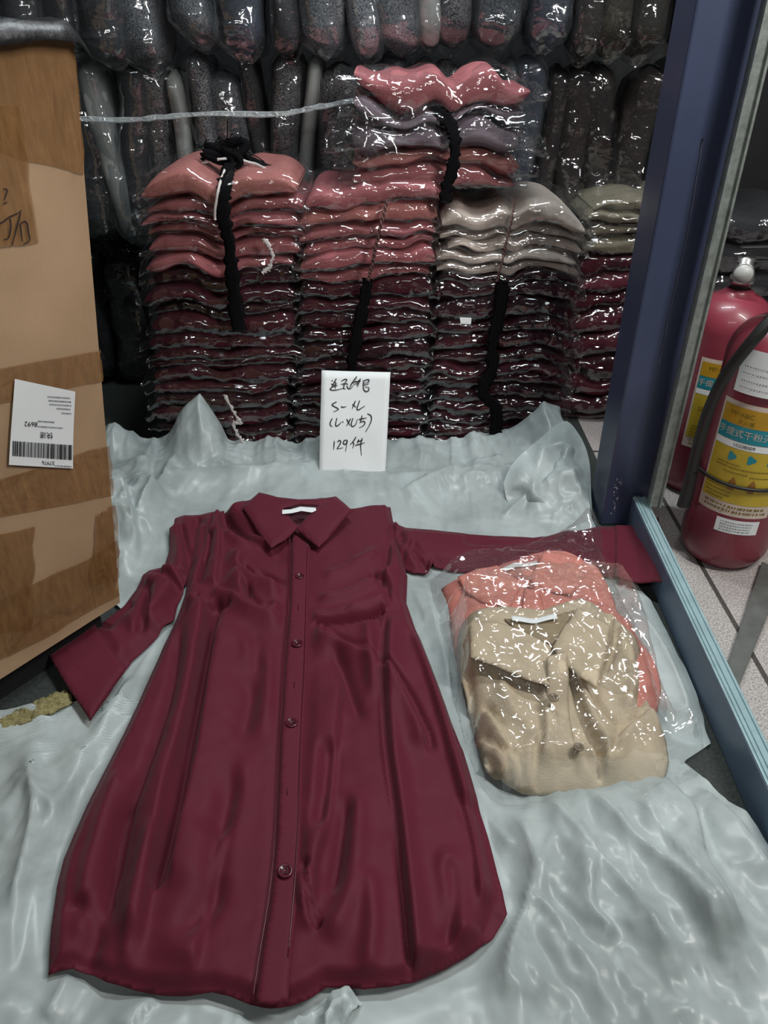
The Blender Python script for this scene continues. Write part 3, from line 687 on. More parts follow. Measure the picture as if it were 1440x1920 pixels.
sp(cloth('polybag', [(806, 1080), (850, 1052), (930, 1035), (1010, 1020), (1055, 1000), (1085, 986), (1122, 984), (1130, 1020), (1160, 1090), (1200, 1170), (1245, 1260), (1255, 1320), (1240, 1352), (1100, 1340), (900, 1300), (830, 1180)],
         pbag, M_film3, PS, .0045, .03, 0, 2), PS)

# ------------------------------------------------------------------ stacks of bagged dresses
ORD = ['first', 'second', 'third', 'fourth', 'fifth', 'sixth', 'seventh', 'eighth', 'ninth', 'tenth', 'eleventh', 'twelfth', 'thirteenth', 'fourteenth', 'fifteenth', 'sixteenth', 'seventeenth', 'eighteenth', 'nineteenth', 'twentieth', 'twenty-first', 'twenty-second', 'twenty-third', 'twenty-fourth', 'twenty-fifth', 'twenty-sixth']
def slab_v(s, ring, w, hd, zb, zt, seed, ripple=.004, nf=3, front=.008, bag=False, ex=0.0):
    a = np.arange(ring) / ring * 2 * PI; c, sn = np.cos(a), np.sin(a)
    cy = np.sign(c) * np.abs(c) ** .4; cz = np.sign(sn) * np.abs(sn) ** .62
    W = w / 2 + ex; xs = s * W; lim = (w / 2) / W
    end = np.sqrt(np.clip(1 - np.abs(s / (1.0 if bag else 1.0)) ** 10, .03, 1))
    if bag: end = np.where(np.abs(s) > lim, .30 + .35 * (1 - (np.abs(s) - lim) / max(1 - lim, 1e-6)), 1.0)
    h = np.maximum((zt - zb) / 2, .002) * end + (.0035 if bag else 0); m = (zt + zb) / 2
    X = np.repeat(xs[:, None], ring, 1)
    fm = np.maximum(cy, 0)[None]
    nx1 = vn(np.stack([xs * 9, xs * 0 + seed * 3.7], -1), seed)[:, None]
    nx2 = vn(np.stack([xs * 22, xs * 0 + seed * 1.7], -1), seed + 5)[:, None]
    HD = hd + (.007 if bag else 0)
    Y = -HD * cy[None] * (1 - .06 * np.abs(s)[:, None] ** 4) - fm * front * nx1 - fm * front * .4 * nx2
    Z = m[:, None] + h[:, None] * cz[None]
    if not bag:
        Y = Y + fm * ripple * np.cos(PI * nf * cz[None] + 2.5 * nx1)
        Z = Z + .22 * h[:, None] * vn(np.stack([X * 13, Y * 9, Z * 0 + seed], -1), seed)
    else:
        p = np.stack([X, Y, Z], -1)
        q = p * np.array([20, 20, 45]) + .6 * vn(p * 12, seed)[..., None]
        dsp = .0045 * ridged(q, 2, seed) + .002 * ridged(p * 75, 1, seed + 3)
        Y = Y - cy[None] * dsp; Z = Z + cz[None] * dsp * .7
        X = X * (1 + .035 * vn(np.stack([Y * 30, Z * 40, X * 0 + np.sign(X) * 5], -1), seed + 9) * (np.abs(s)[:, None] > lim * .97))
        Z = Z - .012 * (np.abs(s)[:, None] > lim) * (np.abs(s)[:, None] - lim) / max(1 - lim, 1e-6) * (1 + vn(np.stack([Y * 14, X * 0 + seed], -1), seed))
    return np.stack([X, Y, Z], -1)
def slab_f(n, ring):
    return gfaces(n, ring, False, True) + [tuple(range(ring))[::-1], tuple((n - 1) * ring + k for k in range(ring))]
COLN = {'maroon_cloth': 'dark maroon', 'pink_cloth': 'pink', 'salmon_cloth': 'salmon pink', 'lavender_cloth': 'lavender grey', 'beige_cloth': 'beige', 'shaded_khaki_cloth': 'shade-darkened khaki', 'coal_heather': 'black'}
def stack(where, group, layers, cx, wd, yf, depth, z0, pinch, seed, ex=.022, droop=.04, pin=.012, lab=None, top_curl=0.0, noun='dress', mess=.26):
    """layers from the bottom up: (material, thickness); cx, wd give centre and width against height"""
    n = 46; s = np.linspace(-1, 1, n); vr = random.Random(seed + 77); fac = [vr.uniform(.62, 1.38) for _ in layers[:-1]] + [.85]; fs = sum(t for _, t in layers) / sum(t * k for (_, t), k in zip(layers, fac)); layers = [(m, t * k * fs) for (m, t), k in zip(layers, fac)]; zc = np.full(n, z0) ; rnd = random.Random(seed); H = sum(t for _, t in layers); out = []; L = len(layers)
    for i, (m, t) in enumerate(layers):
        sd = seed * 40 + i
        g = 1 - droop * np.abs(s) ** 3 + mess * (vn(np.stack([s * 2.2, s * 0 + sd], -1), sd) - vn(np.stack([s * 2.2, s * 0 + sd - 1], -1), sd - 1))
        for sp_ in pinch: g = g * (1 - pin * np.exp(-((s - sp_) / .13) ** 2))
        zb = zc; zt = zc + t * np.maximum(g, .25)
        if top_curl: zt = zt + top_curl * (i / L) ** 2 * np.abs(s) ** 2.2 * np.where(s < 0, .55, .25)
        if i == L - 1: zt = zt + t * .14 * (1 - s ** 4)
        zm = z0 + H * (i + .5) / L - z0
        w = wd(zm) * (1 + rnd.uniform(-.035, .035)); x = cx(zm) + rnd.uniform(-.010, .010); y = yf + depth / 2 + rnd.uniform(-.010, .012)
        base = float(zb.min())
        v = slab_v(s, 22, w, depth / 2, zb - base, zt - base - .0012, sd, ripple=rnd.uniform(.003, .006), nf=rnd.choice([2, 3, 3, 4]))
        k = L - i
        pos = 'topmost' if k == 1 else ORD[k - 1] + ' from the top'
        o = mesh('bagged_' + noun, v, slab_f(n, 22), m, None, (x, y, base))
        tag(o, f'{COLN[m.name]} bagged {noun}, {pos} of the {where}', noun, group)
        sb = np.linspace(-1, 1, 58)
        vb = slab_v(sb, 22, w, depth / 2, np.interp(sb, s, zb - base), np.interp(sb, s, zt - base), sd + 11, bag=True, ex=ex * rnd.uniform(.6, 1.3))
        mesh('polybag', vb, slab_f(58, 22), M_film, o)
        zc = zt; out.append(o)
    return out, zc
def lay(*a):
    r = []
    for m, t, n in a: r += [(m, t)] * n
    return r
lin = lambda z, a, b, h=.65: a + (b - a) * min(1, max(0, z / h))
stack('stack beside the carton', 'dresses in the stack beside the carton', lay((M_maroon, .0345, 13), (M_pink, .032, 5)) + [(M_salmon, .052)],
      lambda z: lin(z, -.415, -.352), lambda z: lin(z, .335, .345), 1.770, .27, 0.0, [.0], 1, ex=.02)
stack('stack behind the handwritten note', 'dresses in the stack behind the note', lay((M_maroon, .0345, 13), (M_pink, .030, 4), (M_salmon, .030, 1)) + [(M_pink, .045)],
      lambda z: lin(z, -.068, -.022), lambda z: lin(z, .325, .295), 1.765, .27, 0.0, [.0], 2, ex=.014)
stack('stack with beige dresses on top', 'dresses in the stack topped with beige', lay((M_maroon, .0345, 13), (M_beige, .026, 4)) + [(M_beige, .052)],
      lambda z: .287, lambda z: lin(z, .335, .305), 1.765, .27, 0.0, [.0], 3, ex=.02, pin=.03, droop=.05)
stack('loose pile across the middle stacks', 'loose dresses lying across the two stacks', [(M_pink, .036), (M_salmon, .034), (M_lav, .040), (M_lav, .032), (M_pink, .045)],
      lambda z: .117, lambda z: .36, 1.785, .26, .628, [.12], 4, ex=.05, pin=.13, droop=-.05, top_curl=.09, mess=.5)
stack('dim stack behind the blue post', 'dresses in the dim stack behind the post', lay((M_maroon, .05, 9), (M_khaki_shaded, .036, 4)),
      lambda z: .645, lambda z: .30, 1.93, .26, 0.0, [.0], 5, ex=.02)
stack('dark pile behind the fire extinguishers', 'black garments behind the extinguishers', lay((M_coal, .075, 7)), lambda z: 1.02, lambda z: .36, 2.02, .30, 0.0, [.3], 6, ex=.02, noun='garment')

def hanging_film(name, outline, py_y, amp, m, parent, step=7.0, seed=0):
    o = catmull(np.vstack([outline, outline[:1]]), 5)[:-1]; B = []
    for i in range(len(o)):
        a, b = o[i], o[(i + 1) % len(o)]; n = max(1, int(np.ceil(np.linalg.norm(b - a) / step))); B += [a + (b - a) * k / n for k in range(n)]
    B = np.array(B); X, Y = np.meshgrid(np.arange(B[:, 0].min(), B[:, 0].max(), step), np.arange(B[:, 1].min(), B[:, 1].max(), step * .87)); X = X + (np.arange(X.shape[0]) % 2)[:, None] * step / 2
    I = np.stack([X.ravel(), Y.ravel()], -1); I = I[inside(I, B)]; d, _, _ = segdist(I, B, np.roll(B, -1, 0)); I = I[d > .55 * step]
    P = np.vstack([B, I]); n = len(B); r = delaunay_2d_cdt([Vector(p) for p in P], [(i, (i + 1) % n) for i in range(n)], [], 1, 1e-5)
    v2 = np.array([tuple(v) for v in r[0]]); d, _, _ = segdist(v2, B, np.roll(B, -1, 0))
    q = v2 / 90.0 + .35 * np.stack([vn(v2 / 60.0, seed), vn(v2 / 60.0, seed + 1)], -1)
    Yd = np.interp(v2[:, 1], py_y[0], py_y[1]) - amp * (.5 + .5 * ridged(q, 3, seed + 2)) * (.35 + .65 * sstep(0, 30, d))
    o = mesh(name, V(v2[:, 0], v2[:, 1], Yd), [tuple(f) for f in r[2]], m, parent)
    if parent is not None: o.matrix_parent_inverse = Matrix.Translation(-parent.location)
    return o
hanging_film('turned_up_corner', [(944, 905), (962, 868), (1008, 826), (1056, 789), (1086, 815), (1104, 860), (1108, 920), (1106, 978), (1060, 972), (1000, 962), (955, 945)], ([780, 985], [1.685, 1.425]), .035, M_sheet, SHEET, seed=4)
TOPD = [o for o in COL.objects if o.get('label', '').startswith('pink bagged dress, topmost of the loose pile')][0]
hanging_film('bag_end', [(648, 212), (690, 200), (735, 222), (745, 300), (700, 322), (655, 300), (630, 250)], ([200, 320], [1.80, 1.765]), .03, M_film3, TOPD, seed=6)
hanging_film('bag_end', [(722, 182), (743, 143), (768, 162), (802, 204), (815, 240), (765, 245), (728, 218)], ([140, 245], [1.84, 1.775]), .025, M_film3, TOPD, seed=8)
hanging_film('bag_end', [(930, 228), (985, 208), (1004, 225), (998, 290), (1002, 320), (960, 318), (940, 270)], ([200, 320], [1.80, 1.765]), .025, M_film3, TOPD, seed=9)

# ------------------------------------------------------------------ strips, strings and scraps on the stacks
def pxpath(pts, Y, n=8):
    p = np.array([V(a, b, y) for (a, b), y in zip(pts, Y if hasattr(Y, '__len__') else [Y] * len(pts))]); return catmull(p, n)
def strip(name, label, pts, Y, w, m, th=.004, fray=.35, normal=(0, -1, .15), seed=0, cat='strip'):
    p = pxpath(pts, Y); v, f = ribbon_vf(p, w, th, normal, fray, seed); o = mesh(name, v, f, m); return tag(o, label, cat)
YF = 1.743
ts = strip('tie_strip', 'black cloth strip knotted on top of the stack beside the carton', [(432, 300), (426, 325), (420, 352), (417, 400), (429, 450), (433, 500), (440, 560), (447, 622)], [1.86, 1.79, 1.752, YF, YF, YF, YF, YF - .005], .031, M_black)
v, f = ribbon_vf(pxpath([(316, 328), (365, 304), (425, 290), (482, 302), (524, 328), (560, 372)], [1.86, 1.87, 1.88, 1.87, 1.85, 1.84]), .014, .004, (0, -.5, 1), .5, 3)
mesh('cross_strip', v, f, M_black, ts)
rk = random.Random(5); kc0 = V(424, 288, 1.86); t = np.linspace(0, 2 * PI, 160, endpoint=False)
kp = np.stack([.034 * np.sin(2 * t + .4) + .014 * np.sin(7 * t), .016 * np.cos(3 * t), .014 * np.sin(5 * t + 1) + .011 * np.cos(3 * t)], -1) + kc0
kn = tube_vf(kp, .0085, 7, True); lo = [kn]
for k in range(70):
    a = kc0 + np.array([rk.gauss(0, .022), rk.gauss(0, .008), rk.gauss(.004, .010)]); b = a + np.array([rk.gauss(0, .016), -.004, rk.gauss(.004, .012)])
    lo.append(tube_vf(catmull([a, (a + b) / 2 + np.array([0, 0, .005]), b], 3), .0011, 4))
v, f = join(lo); mesh('knot', v, f, M_black, ts)
for pts, Y in (([(421, 318), (411, 350), (404, 385), (403, 412)], [1.80, 1.748, YF - .002, YF - .002]), ([(372, 308), (400, 300), (425, 298)], [1.85, 1.845, 1.84]), ([(452, 300), (490, 312), (528, 340)], [1.845, 1.835, 1.82])):
    v, f = ribbon_vf(pxpath(pts, Y), .006, .003, (0, -1, .4), .3, 2); mesh('white_edge', v, f, M_tagw, ts)
strip('tie_strip', 'short black strip hanging down the maroon dresses behind the handwritten note', [(690, 522), (684, 560), (672, 610), (664, 655), (660, 705)], 1.742, .027, M_black, seed=4)
strip('tie_strip', 'long black strip down the maroon dresses below the beige ones', [(943, 528), (938, 575), (926, 630), (922, 665), (922, 695), (906, 735), (930, 765), (933, 790), (928, 815)], 1.740, .029, M_black, seed=6)
strip('tie_strip', 'black strip binding the loose plastic-wrapped pile on top', [(806, 202), (826, 216), (846, 238), (853, 265), (850, 305), (840, 345), (834, 380)], [1.80, 1.78, 1.765, 1.755, 1.752, 1.752, 1.75], .026, M_black, seed=7)
def string(label, pts, Y, r):
    p = pxpath(pts, Y, 14); k = np.arange(len(p))
    a = p + .0022 * np.stack([np.cos(k * .9), np.sin(k * .9), 0 * k], -1); b = p - .0022 * np.stack([np.cos(k * .9), np.sin(k * .9), 0 * k], -1)
    v, f = join([tube_vf(a, r, 6), tube_vf(b, r, 6)]); tag(mesh('string', v, f, M_rope), label, 'string')
string('twisted brown string around the pink dresses behind the note', [(726, 374), (716, 415), (705, 460), (697, 500), (690, 526)], [1.76, 1.742, 1.738, 1.738, 1.738], .0024)
string('thin pale brown string around the beige dresses', [(966, 372), (960, 410), (950, 450), (944, 480), (932, 528)], [1.78, 1.748, 1.742, 1.742, 1.742], .0013)
strip('fabric_tape', 'short frayed white tape tucked into the pink dresses beside the carton', [(494, 447), (505, 462), (511, 480), (505, 500), (492, 512)], 1.742, .009, M_tagw, .002, .8, seed=9, cat='tape')
strip('fabric_tape', 'twisted white tape hanging low on the maroon dresses beside the carton', [(420, 740), (434, 765), (446, 785), (452, 795), (438, 792), (444, 812), (458, 832)], 1.738, .008, M_tagw, .002, .8, seed=10, cat='tape')
pv = [V(862, 595, 1.741), V(884, 596, 1.741), V(883, 608, 1.739), V(864, 607, 1.739)]
tag(mesh('paper_tag', pv, [(0, 3, 2, 1)], M_white, solid=.0006, smooth=False), 'tiny white paper tag on the maroon dresses under the beige ones', 'tag')

# ------------------------------------------------------------------ rows of bagged garments standing behind the stacks
def standing(x, y, z, w, d, h, m, lean, seed, label, group, film_m=None, cat='garment'):
    nz, na = 26, 28; t = np.linspace(0, 1, nz); a = np.arange(na) / na * 2 * PI
    def surf(gw, gd, amp, ext, sd):
        pr = np.clip(np.minimum((t + .004) / .13, (1.004 - t) / .10), 0, 1); sc = np.sin(pr * PI / 2) ** (.40 + .35 * ((seed * 7) % 5) / 4)
        c = np.sign(np.cos(a)) * np.abs(np.cos(a)) ** .65; sn = np.sign(np.sin(a)) * np.abs(np.sin(a)) ** .65
        X = gw / 2 * c[None] * sc[:, None]; Y = gd / 2 * sn[None] * sc[:, None]
        Z = np.repeat((h + ext * 2) * t[:, None] - ext, na, 1)
        p = np.stack([X, Y, Z], -1)
        n1 = fbm(p * np.array([16, 16, 7]) + seed * 3.3, 2, sd) * .12 + amp * ridged(p * np.array([24, 24, 14]) + 1.1 * vn(p * 11, sd)[..., None], 3, sd + 7)
        X = X * (1 + n1); Y = Y * (1 + n1)
        Z = Z + .012 * vn(np.stack([X * 25, Y * 25, t[:, None] * 3 + X * 0], -1), sd + 2) * (1 - t[:, None])
        X = X + lean * (Z - h / 2) + .006 * np.sin(t[:, None] * 5 + seed); return np.stack([X, Y, Z], -1)
    F = gfaces(nz, na, False, True); F = [q[::-1] for q in F] + [tuple(range(na)), tuple((nz - 1) * na + k for k in range(na))[::-1]]
    o = mesh('bagged_garment', surf(w, d, .0, 0, seed), F, m, None, (x, y, z)); tag(o, label, cat, group)
    w = w * .96
    if film_m: mesh('polybag', surf(w * 1.10 + .006, d * 1.06 + .01, .085, .012, seed + 50), F, film_m, o)
    return o
def row(name, items, Yc, z, h, d, seed, group):
    rnd = random.Random(seed)
    for i, (pxc, pyc, pw, m, fm, desc) in enumerate(items):
        c = V(pxc, pyc, Yc - d / 2); dep = c[1] * math.cos(PITCH) + (CAM_H - c[2]) * math.sin(PITCH)
        w = pw / FPX * dep; pos = 'nearest the carton' if i == 0 else ORD[i] + ' from the carton'
        standing(c[0], Yc + rnd.uniform(-.012, .012), z + rnd.uniform(-.030, .018), w, d, h + rnd.uniform(-.01, .01), m, rnd.uniform(-.11, .11), seed * 100 + i, f'{desc}, {pos} in the {name}', group, fm)
H_, NV, BR, PA, OL, CO = M_heath, M_navy, M_brown, M_pale, M_oliveg, M_coal
g, dk, pl_, bn, ol = 'grey heather garment in a cloudy bag', 'dark garment in a cloudy bag', 'narrow pale garment standing on edge', 'dark brown bagged garment', 'dim olive bagged garment'
row('upper back row', [(30, 60, 90, CO, M_film2, dk), (110, 60, 80, CO, M_film2, dk), (188, 60, 86, CO, M_film2, dk), (268, 60, 84, H_, M_film2, g), (352, 50, 92, H_, M_film2, g), (448, 50, 84, NV, M_film2, dk), (524, 40, 52, CO, M_film, dk), (592, 40, 86, H_, M_film2, g),
     (664, 50, 62, H_, M_film2, g), (738, 50, 84, H_, M_film2, g), (806, 40, 48, PA, M_film, pl_), (858, 40, 72, H_, M_film, g), (944, 40, 92, H_, M_film2, g), (1034, 50, 76, NV, M_film2, dk), (1100, 50, 60, BR, M_film, bn), (1162, 50, 70, OL, M_film, ol), (1232, 50, 72, OL, M_film, ol), (1305, 50, 80, BR, M_film, bn)],
    2.12, .868, .46, .19, 1, 'garments standing in the upper back row')
row('middle back row', [(60, 220, 80, CO, M_film2, dk), (135, 220, 76, CO, M_film2, dk), (192, 220, 52, PA, M_film2, pl_), (242, 220, 60, CO, M_film2, dk), (292, 220, 58, H_, M_film, g), (334, 220, 34, PA, M_film, pl_), (376, 220, 52, H_, M_film, g), (432, 220, 76, H_, M_film2, g), (482, 220, 34, CO, M_film, dk),
     (530, 220, 66, H_, M_film, g), (573, 220, 30, PA, None, pl_), (626, 220, 84, H_, M_film, g), (682, 220, 40, PA, M_film2, pl_), (728, 220, 60, NV, M_film2, dk), (786, 220, 60, PA, M_film2, pl_), (842, 220, 66, H_, M_film, g), (904, 220, 68, H_, M_film, g), (945, 220, 34, PA, M_film2, pl_), (985, 220, 60, NV, M_film2, dk),
     (1034, 220, 42, BR, M_film, bn), (1082, 220, 58, BR, M_film, bn), (1140, 220, 66, BR, M_film, bn), (1206, 220, 72, BR, M_film, bn), (1280, 220, 80, BR, M_film, bn)],
    2.20, .425, .44, .18, 2, 'garments standing in the middle back row')
row('bottom back row', [(150 + 78 * i, 560, 80, CO, M_film if i < 3 else None, dk) for i in range(15)], 2.26, .012, .40, .18, 3, 'garments standing in the bottom back row')
v, f = ribbon_vf(pxpath([(140, 222), (250, 224), (372, 214), (520, 214), (600, 200), (692, 184)], 1.985), .011, .0012, (0, -1, .3), .3, 12)
tag(mesh('plastic_strap', v, f, film('strap_film', (.9, .92, .92), .3, .4, .2, .7, 90, .4)), 'thin clear plastic strap stretched across the grey garments at the back', 'strap')

# ------------------------------------------------------------------ handwritten note
n_bl, n_br, n_tl, n_tr = V(598, 896, 1.60), V(722, 899, 1.60), V(603, 694, 1.722), V(732, 698, 1.722)
nn = np.cross(n_br - n_bl, n_tl - n_bl); nn = nn / np.linalg.norm(nn)
if nn[1] > 0: nn = -nn
uu = np.linspace(0, 1, 14); U, W = np.meshgrid(uu, uu, indexing='ij')
nv = (n_bl * ((1 - U) * (1 - W))[..., None] + n_br * (U * (1 - W))[..., None] + n_tl * ((1 - U) * W)[..., None] + n_tr * (U * W)[..., None])
def note_off(u, w): return -.004 * np.sin(PI * u) * w + .002 * vn(np.stack([u * 3, w * 4], -1), 4)
nv = nv + nn * note_off(U, W)[..., None]
NOTE = mesh('handwritten_note', nv, gfaces(14, 14), M_white, None, solid=.0006)
tag(NOTE, 'white handwritten paper note leaning against the middle stack', 'note')
def note_map(p):
    px, py = p[:, 0] / 8.0 + 580, p[:, 1] / 8.0 + 680
    q = on_plane(px, py, n_bl, nn); e1 = n_br - n_bl; e2 = n_tl - n_bl
    u = np.clip(((q - n_bl) @ e1) / (e1 @ e1), 0, 1); w = np.clip(((q - n_bl) @ e2) / (e2 @ e2), 0, 1)
    return q + nn * (note_off(u, w) + .0012)[:, None]
INK = [[(405, 235), (375, 290), (355, 335), (415, 312)], [(350, 360), (425, 338)], [(392, 285), (388, 390)], [(335, 275), (352, 262)], [(330, 310), (348, 350), (312, 398), (360, 412), (440, 402), (510, 380)],
       [(480, 275), (530, 248), (562, 256), (530, 300), (470, 325)], [(498, 335), (555, 312), (582, 328)], [(525, 338), (512, 385), (548, 390)], [(560, 340), (578, 382), (612, 388), (655, 345)],
       [(712, 205), (672, 260), (628, 312)], [(648, 290), (600, 375)], [(652, 305), (692, 280), (722, 292), (660, 335)], [(772, 240), (732, 282), (765, 272), (702, 335)], [(745, 282), (722, 360)],
       [(800, 278), (885, 252), (888, 290), (820, 312)], [(818, 285), (812, 335), (890, 318)], [(808, 342), (815, 400), (850, 432), (892, 412), (888, 372), (830, 366)],
       [(410, 585), (352, 618), (345, 640), (420, 682), (435, 702), (400, 720), (362, 737)], [(475, 655), (502, 668), (555, 658)], [(692, 570), (640, 692)], [(645, 622), (702, 668)], [(755, 565), (714, 690), (740, 706), (782, 680), (832, 648)],
       [(345, 835), (314, 900), (320, 945), (352, 955)], [(415, 830), (394, 920), (410, 952), (460, 915), (478, 888)], [(498, 880), (510, 896)], [(560, 845), (612, 942)], [(622, 838), (558, 948)], [(655, 830), (629, 920), (645, 956), (692, 930), (722, 848)],
       [(738, 852), (862, 828)], [(792, 790), (774, 862), (758, 905)], [(768, 890), (822, 880), (832, 912), (800, 952), (748, 976)], [(870, 765), (920, 792), (932, 852), (900, 940), (844, 1036)],
       [(376, 1175), (364, 1302)], [(420, 1192), (450, 1165), (472, 1190), (440, 1255), (418, 1292), (505, 1275)], [(568, 1162), (525, 1168), (510, 1212), (545, 1222), (572, 1168), (560, 1230), (544, 1332)],
       [(702, 1110), (660, 1180), (608, 1232)], [(650, 1198), (668, 1220), (648, 1284)], [(742, 1150), (718, 1212)], [(715, 1190), (802, 1160)], [(688, 1242), (832, 1200)], [(792, 1130), (770, 1240), (782, 1392)]]
v, f = strokes_vf(INK, note_map, 15); mesh('handwriting', v, f, M_ink, NOTE, smooth=False)

# ------------------------------------------------------------------ cardboard carton
zb_ = .060
c_br = G(225, 1130, zb_); c_bl0 = G(0, 1274, zb_); dirv = c_bl0 - c_br; dirv /= np.linalg.norm(dirv)
WID = .46
c_bl = c_br + dirv * WID
c_tr = V(137, 74, 1.155)
upv = c_tr - c_br; c_tl = c_bl + upv
fn = np.cross(dirv, upv); fn /= np.linalg.norm(fn)
if fn[1] > 0: fn = -fn
back = np.array([-(-dirv[1]) , 0, 0]) * 0
bk = np.array([dirv[1], -dirv[0], 0]); bk = bk if bk[1] > 0 else -bk; bk = bk / np.linalg.norm(bk) * .40
def carton_off(u, w):   # small bulges of the soft cardboard face
    return .010 * np.sin(PI * u) * np.sin(PI * w) + .004 * fbm(np.stack([u * 3, w * 5], -1), 2, 5) * np.sin(PI * np.clip(w, 0, 1)) - .004
def face_grid(a, b, c, d, n, off):   # a bottom-left, b bottom-right, c top-right, d top-left
    t = np.linspace(0, 1, n); U, W = np.meshgrid(t, t, indexing='ij')
    p = a * ((1 - U) * (1 - W))[..., None] + b * (U * (1 - W))[..., None] + c * (U * W)[..., None] + d * ((1 - U) * W)[..., None]
    nn_ = np.cross(b - a, d - a); nn_ /= np.linalg.norm(nn_)
    k = np.minimum(np.minimum(U, 1 - U), np.minimum(W, 1 - W)); k = sstep(0, .04, k)
    return (p + nn_ * (off(U, W) * k)[..., None]).reshape(-1, 3), gfaces(n, n)
zero = lambda u, w: .004 * np.sin(PI * u) * np.sin(PI * w)
fr = face_grid(c_bl, c_br, c_tr, c_tl, 34, carton_off)
parts = [fr, face_grid(c_br, c_br + bk, c_tr + bk, c_tr, 8, zero), face_grid(c_br + bk, c_bl + bk, c_tl + bk, c_tr + bk, 4, zero), face_grid(c_bl + bk, c_bl, c_tl, c_tl + bk, 4, zero),
         face_grid(c_tl, c_tr, c_tr + bk, c_tl + bk, 4, zero), face_grid(c_bl + bk, c_br + bk, c_br, c_bl, 4, zero)]
CART = empty('carton', tuple(c_br)); tag(CART, 'tall taped brown cardboard carton with a white shipping label', 'carton')
v, f = join(parts); sp(mesh('carton_body', v, f, M_carton, CART), CART)
e1, e2 = c_br - c_bl, c_tl - c_bl
def carton_map(px, py, off):
    q = on_plane(np.asarray(px, float), np.asarray(py, float), c_bl, fn)
    A = np.stack([e1, e2, fn], 1); k = (q - c_bl) @ np.linalg.inv(A).T
    u, w = k[..., 0], k[..., 1]; kk = sstep(0, .04, np.minimum(np.minimum(u, 1 - u), np.minimum(w, 1 - w)))
    nn_ = np.cross(e1, e2); nn_ /= np.linalg.norm(nn_)
    sgn = 1 if nn_ @ fn > 0 else -1
    return q + fn * (sgn * carton_off(u, w) * kk + off)[..., None]
def patch(name, corners, off, m, parent, n=12, wav=0.0, seed=0, solid=0.0):
    c = np.asarray(corners, float); t = np.linspace(0, 1, n); U, W = np.meshgrid(t, t, indexing='ij')
    p = c[0] * ((1 - U) * (1 - W))[..., None] + c[1] * (U * (1 - W))[..., None] + c[2] * (U * W)[..., None] + c[3] * ((1 - U) * W)[..., None]
    if wav: p = p + wav * np.stack([vn(np.stack([U * 5, W * 5], -1), seed), vn(np.stack([U * 5 + 9, W * 5], -1), seed)], -1)
    q = carton_map(p[..., 0], p[..., 1], off)
    return sp(mesh(name, q, gfaces(n, n), m, parent, solid=solid), CART) if parent is CART else mesh(name, q, gfaces(n, n), m, parent)
# corners run clockwise in the picture from the lower left
patch('tape', [(-120, 250), (158, 330), (138, 82), (-120, 40)], .0022, M_tape, CART, wav=3, seed=1)
patch('tape', [(-60, 470), (68, 452), (38, 200), (-60, 190)], .0034, M_tape, CART, wav=3, seed=2)
patch('tape', [(-120, 775), (191, 716), (187, 655), (-120, 708)], .0022, M_tape, CART, wav=2, seed=3)
patch('tape', [(-120, 985), (212, 928), (204, 838), (-120, 925)], .0022, M_tape, CART, wav=3, seed=4)
patch('tape', [(-100, 1205), (62, 1180), (60, 985), (-100, 1010)], .0022, M_tape, CART, wav=4, seed=5)
patch('tape', [(-100, 1290), (218, 1118), (219, 1015), (-100, 1170)], .0034, M_tape, CART, wav=5, seed=6)
patch('tape', [(165, 1095), (219, 1085), (214, 945), (178, 965)], .0046, M_tape, CART, wav=4, seed=7)
ln = patch('shipping_label', [(10, 868), (134, 877), (138, 733), (20, 707)], .0058, M_white, CART)
def lab_map(off=.0068): return lambda p: carton_map(p[:, 0], p[:, 1], off)
bars = []; rb = random.Random(11); x = 0.0
while x < 1:
    w_ = rb.choice([.006, .006, .012, .018]); a, b = x, min(1, x + w_)
    tl = np.array([17 + 116 * a, 823 + 10 * a]); tr = np.array([17 + 116 * b, 823 + 10 * b]); bl = tl + np.array([-.6, 28.]); br = tr + np.array([-.6, 28.])
    q = carton_map(*np.array([bl, br, tr, tl]).T, .0068); bars.append((q, [(0, 1, 2, 3)])); x = b + rb.choice([.006, .010, .014])
v, f = join(bars)
def undo(o): o.matrix_parent_inverse = Matrix.Translation(-CART.location); return o
LBLP = ln
def lchild(name, vf, m):
    o = mesh(name, vf[0], vf[1], m, ln, smooth=False); return o
lchild('barcode', (v, f), M_ink)
def flip_text(s, size, cx, cy, ang):
    v, f = text_vf(s, size); a = PI + ang; x, y = v[:, 0], -v[:, 1]
    p = np.stack([cx + x * math.cos(a) - y * math.sin(a), cy + x * math.sin(a) + y * math.cos(a)], -1)
    return carton_map(p[:, 0], p[:, 1], .0068), f
for tx_ in (('快递', 13, 82, 813, .08), ('8692', 13, 52, 792, .08), ('57976', 10, 85, 865, .07)): lchild('printed_text', flip_text(*tx_), M_ink)
dl = []
for r_, (y0, xa, xb) in enumerate([(738, 84, 128), (745, 86, 130), (752, 88, 130), (759, 102, 130), (767, 112, 130), (785, 66, 98), (795, 66, 114), (866, 98, 132)]):
    xx = xa
    while xx < xb:
        w_ = rb.uniform(.8, 1.6); sl = (xx - 60) * .08
        dl.append([(xx, y0 + sl), (xx + .4, y0 + sl + 3.6)]); xx += w_ + rb.uniform(.8, 1.5)
lchild('small_print', strokes_vf(dl, lab_map(), .9), M_greyink)
MK = [[(0, 510), (50, 510), (70, 545), (40, 650), (15, 712)], [(0, 770), (70, 745)], [(-120, 1150), (0, 1085), (100, 1010), (250, 945), (332, 885)], [(110, 1030), (125, 1150), (110, 1290), (75, 1390), (0, 1410)], [(310, 920), (280, 1050), (220, 1250), (150, 1520)],
      [(300, 1140), (312, 1270), (340, 1450)], [(300, 1130), (385, 1090), (430, 1140), (450, 1280), (475, 1430), (355, 1495)]]
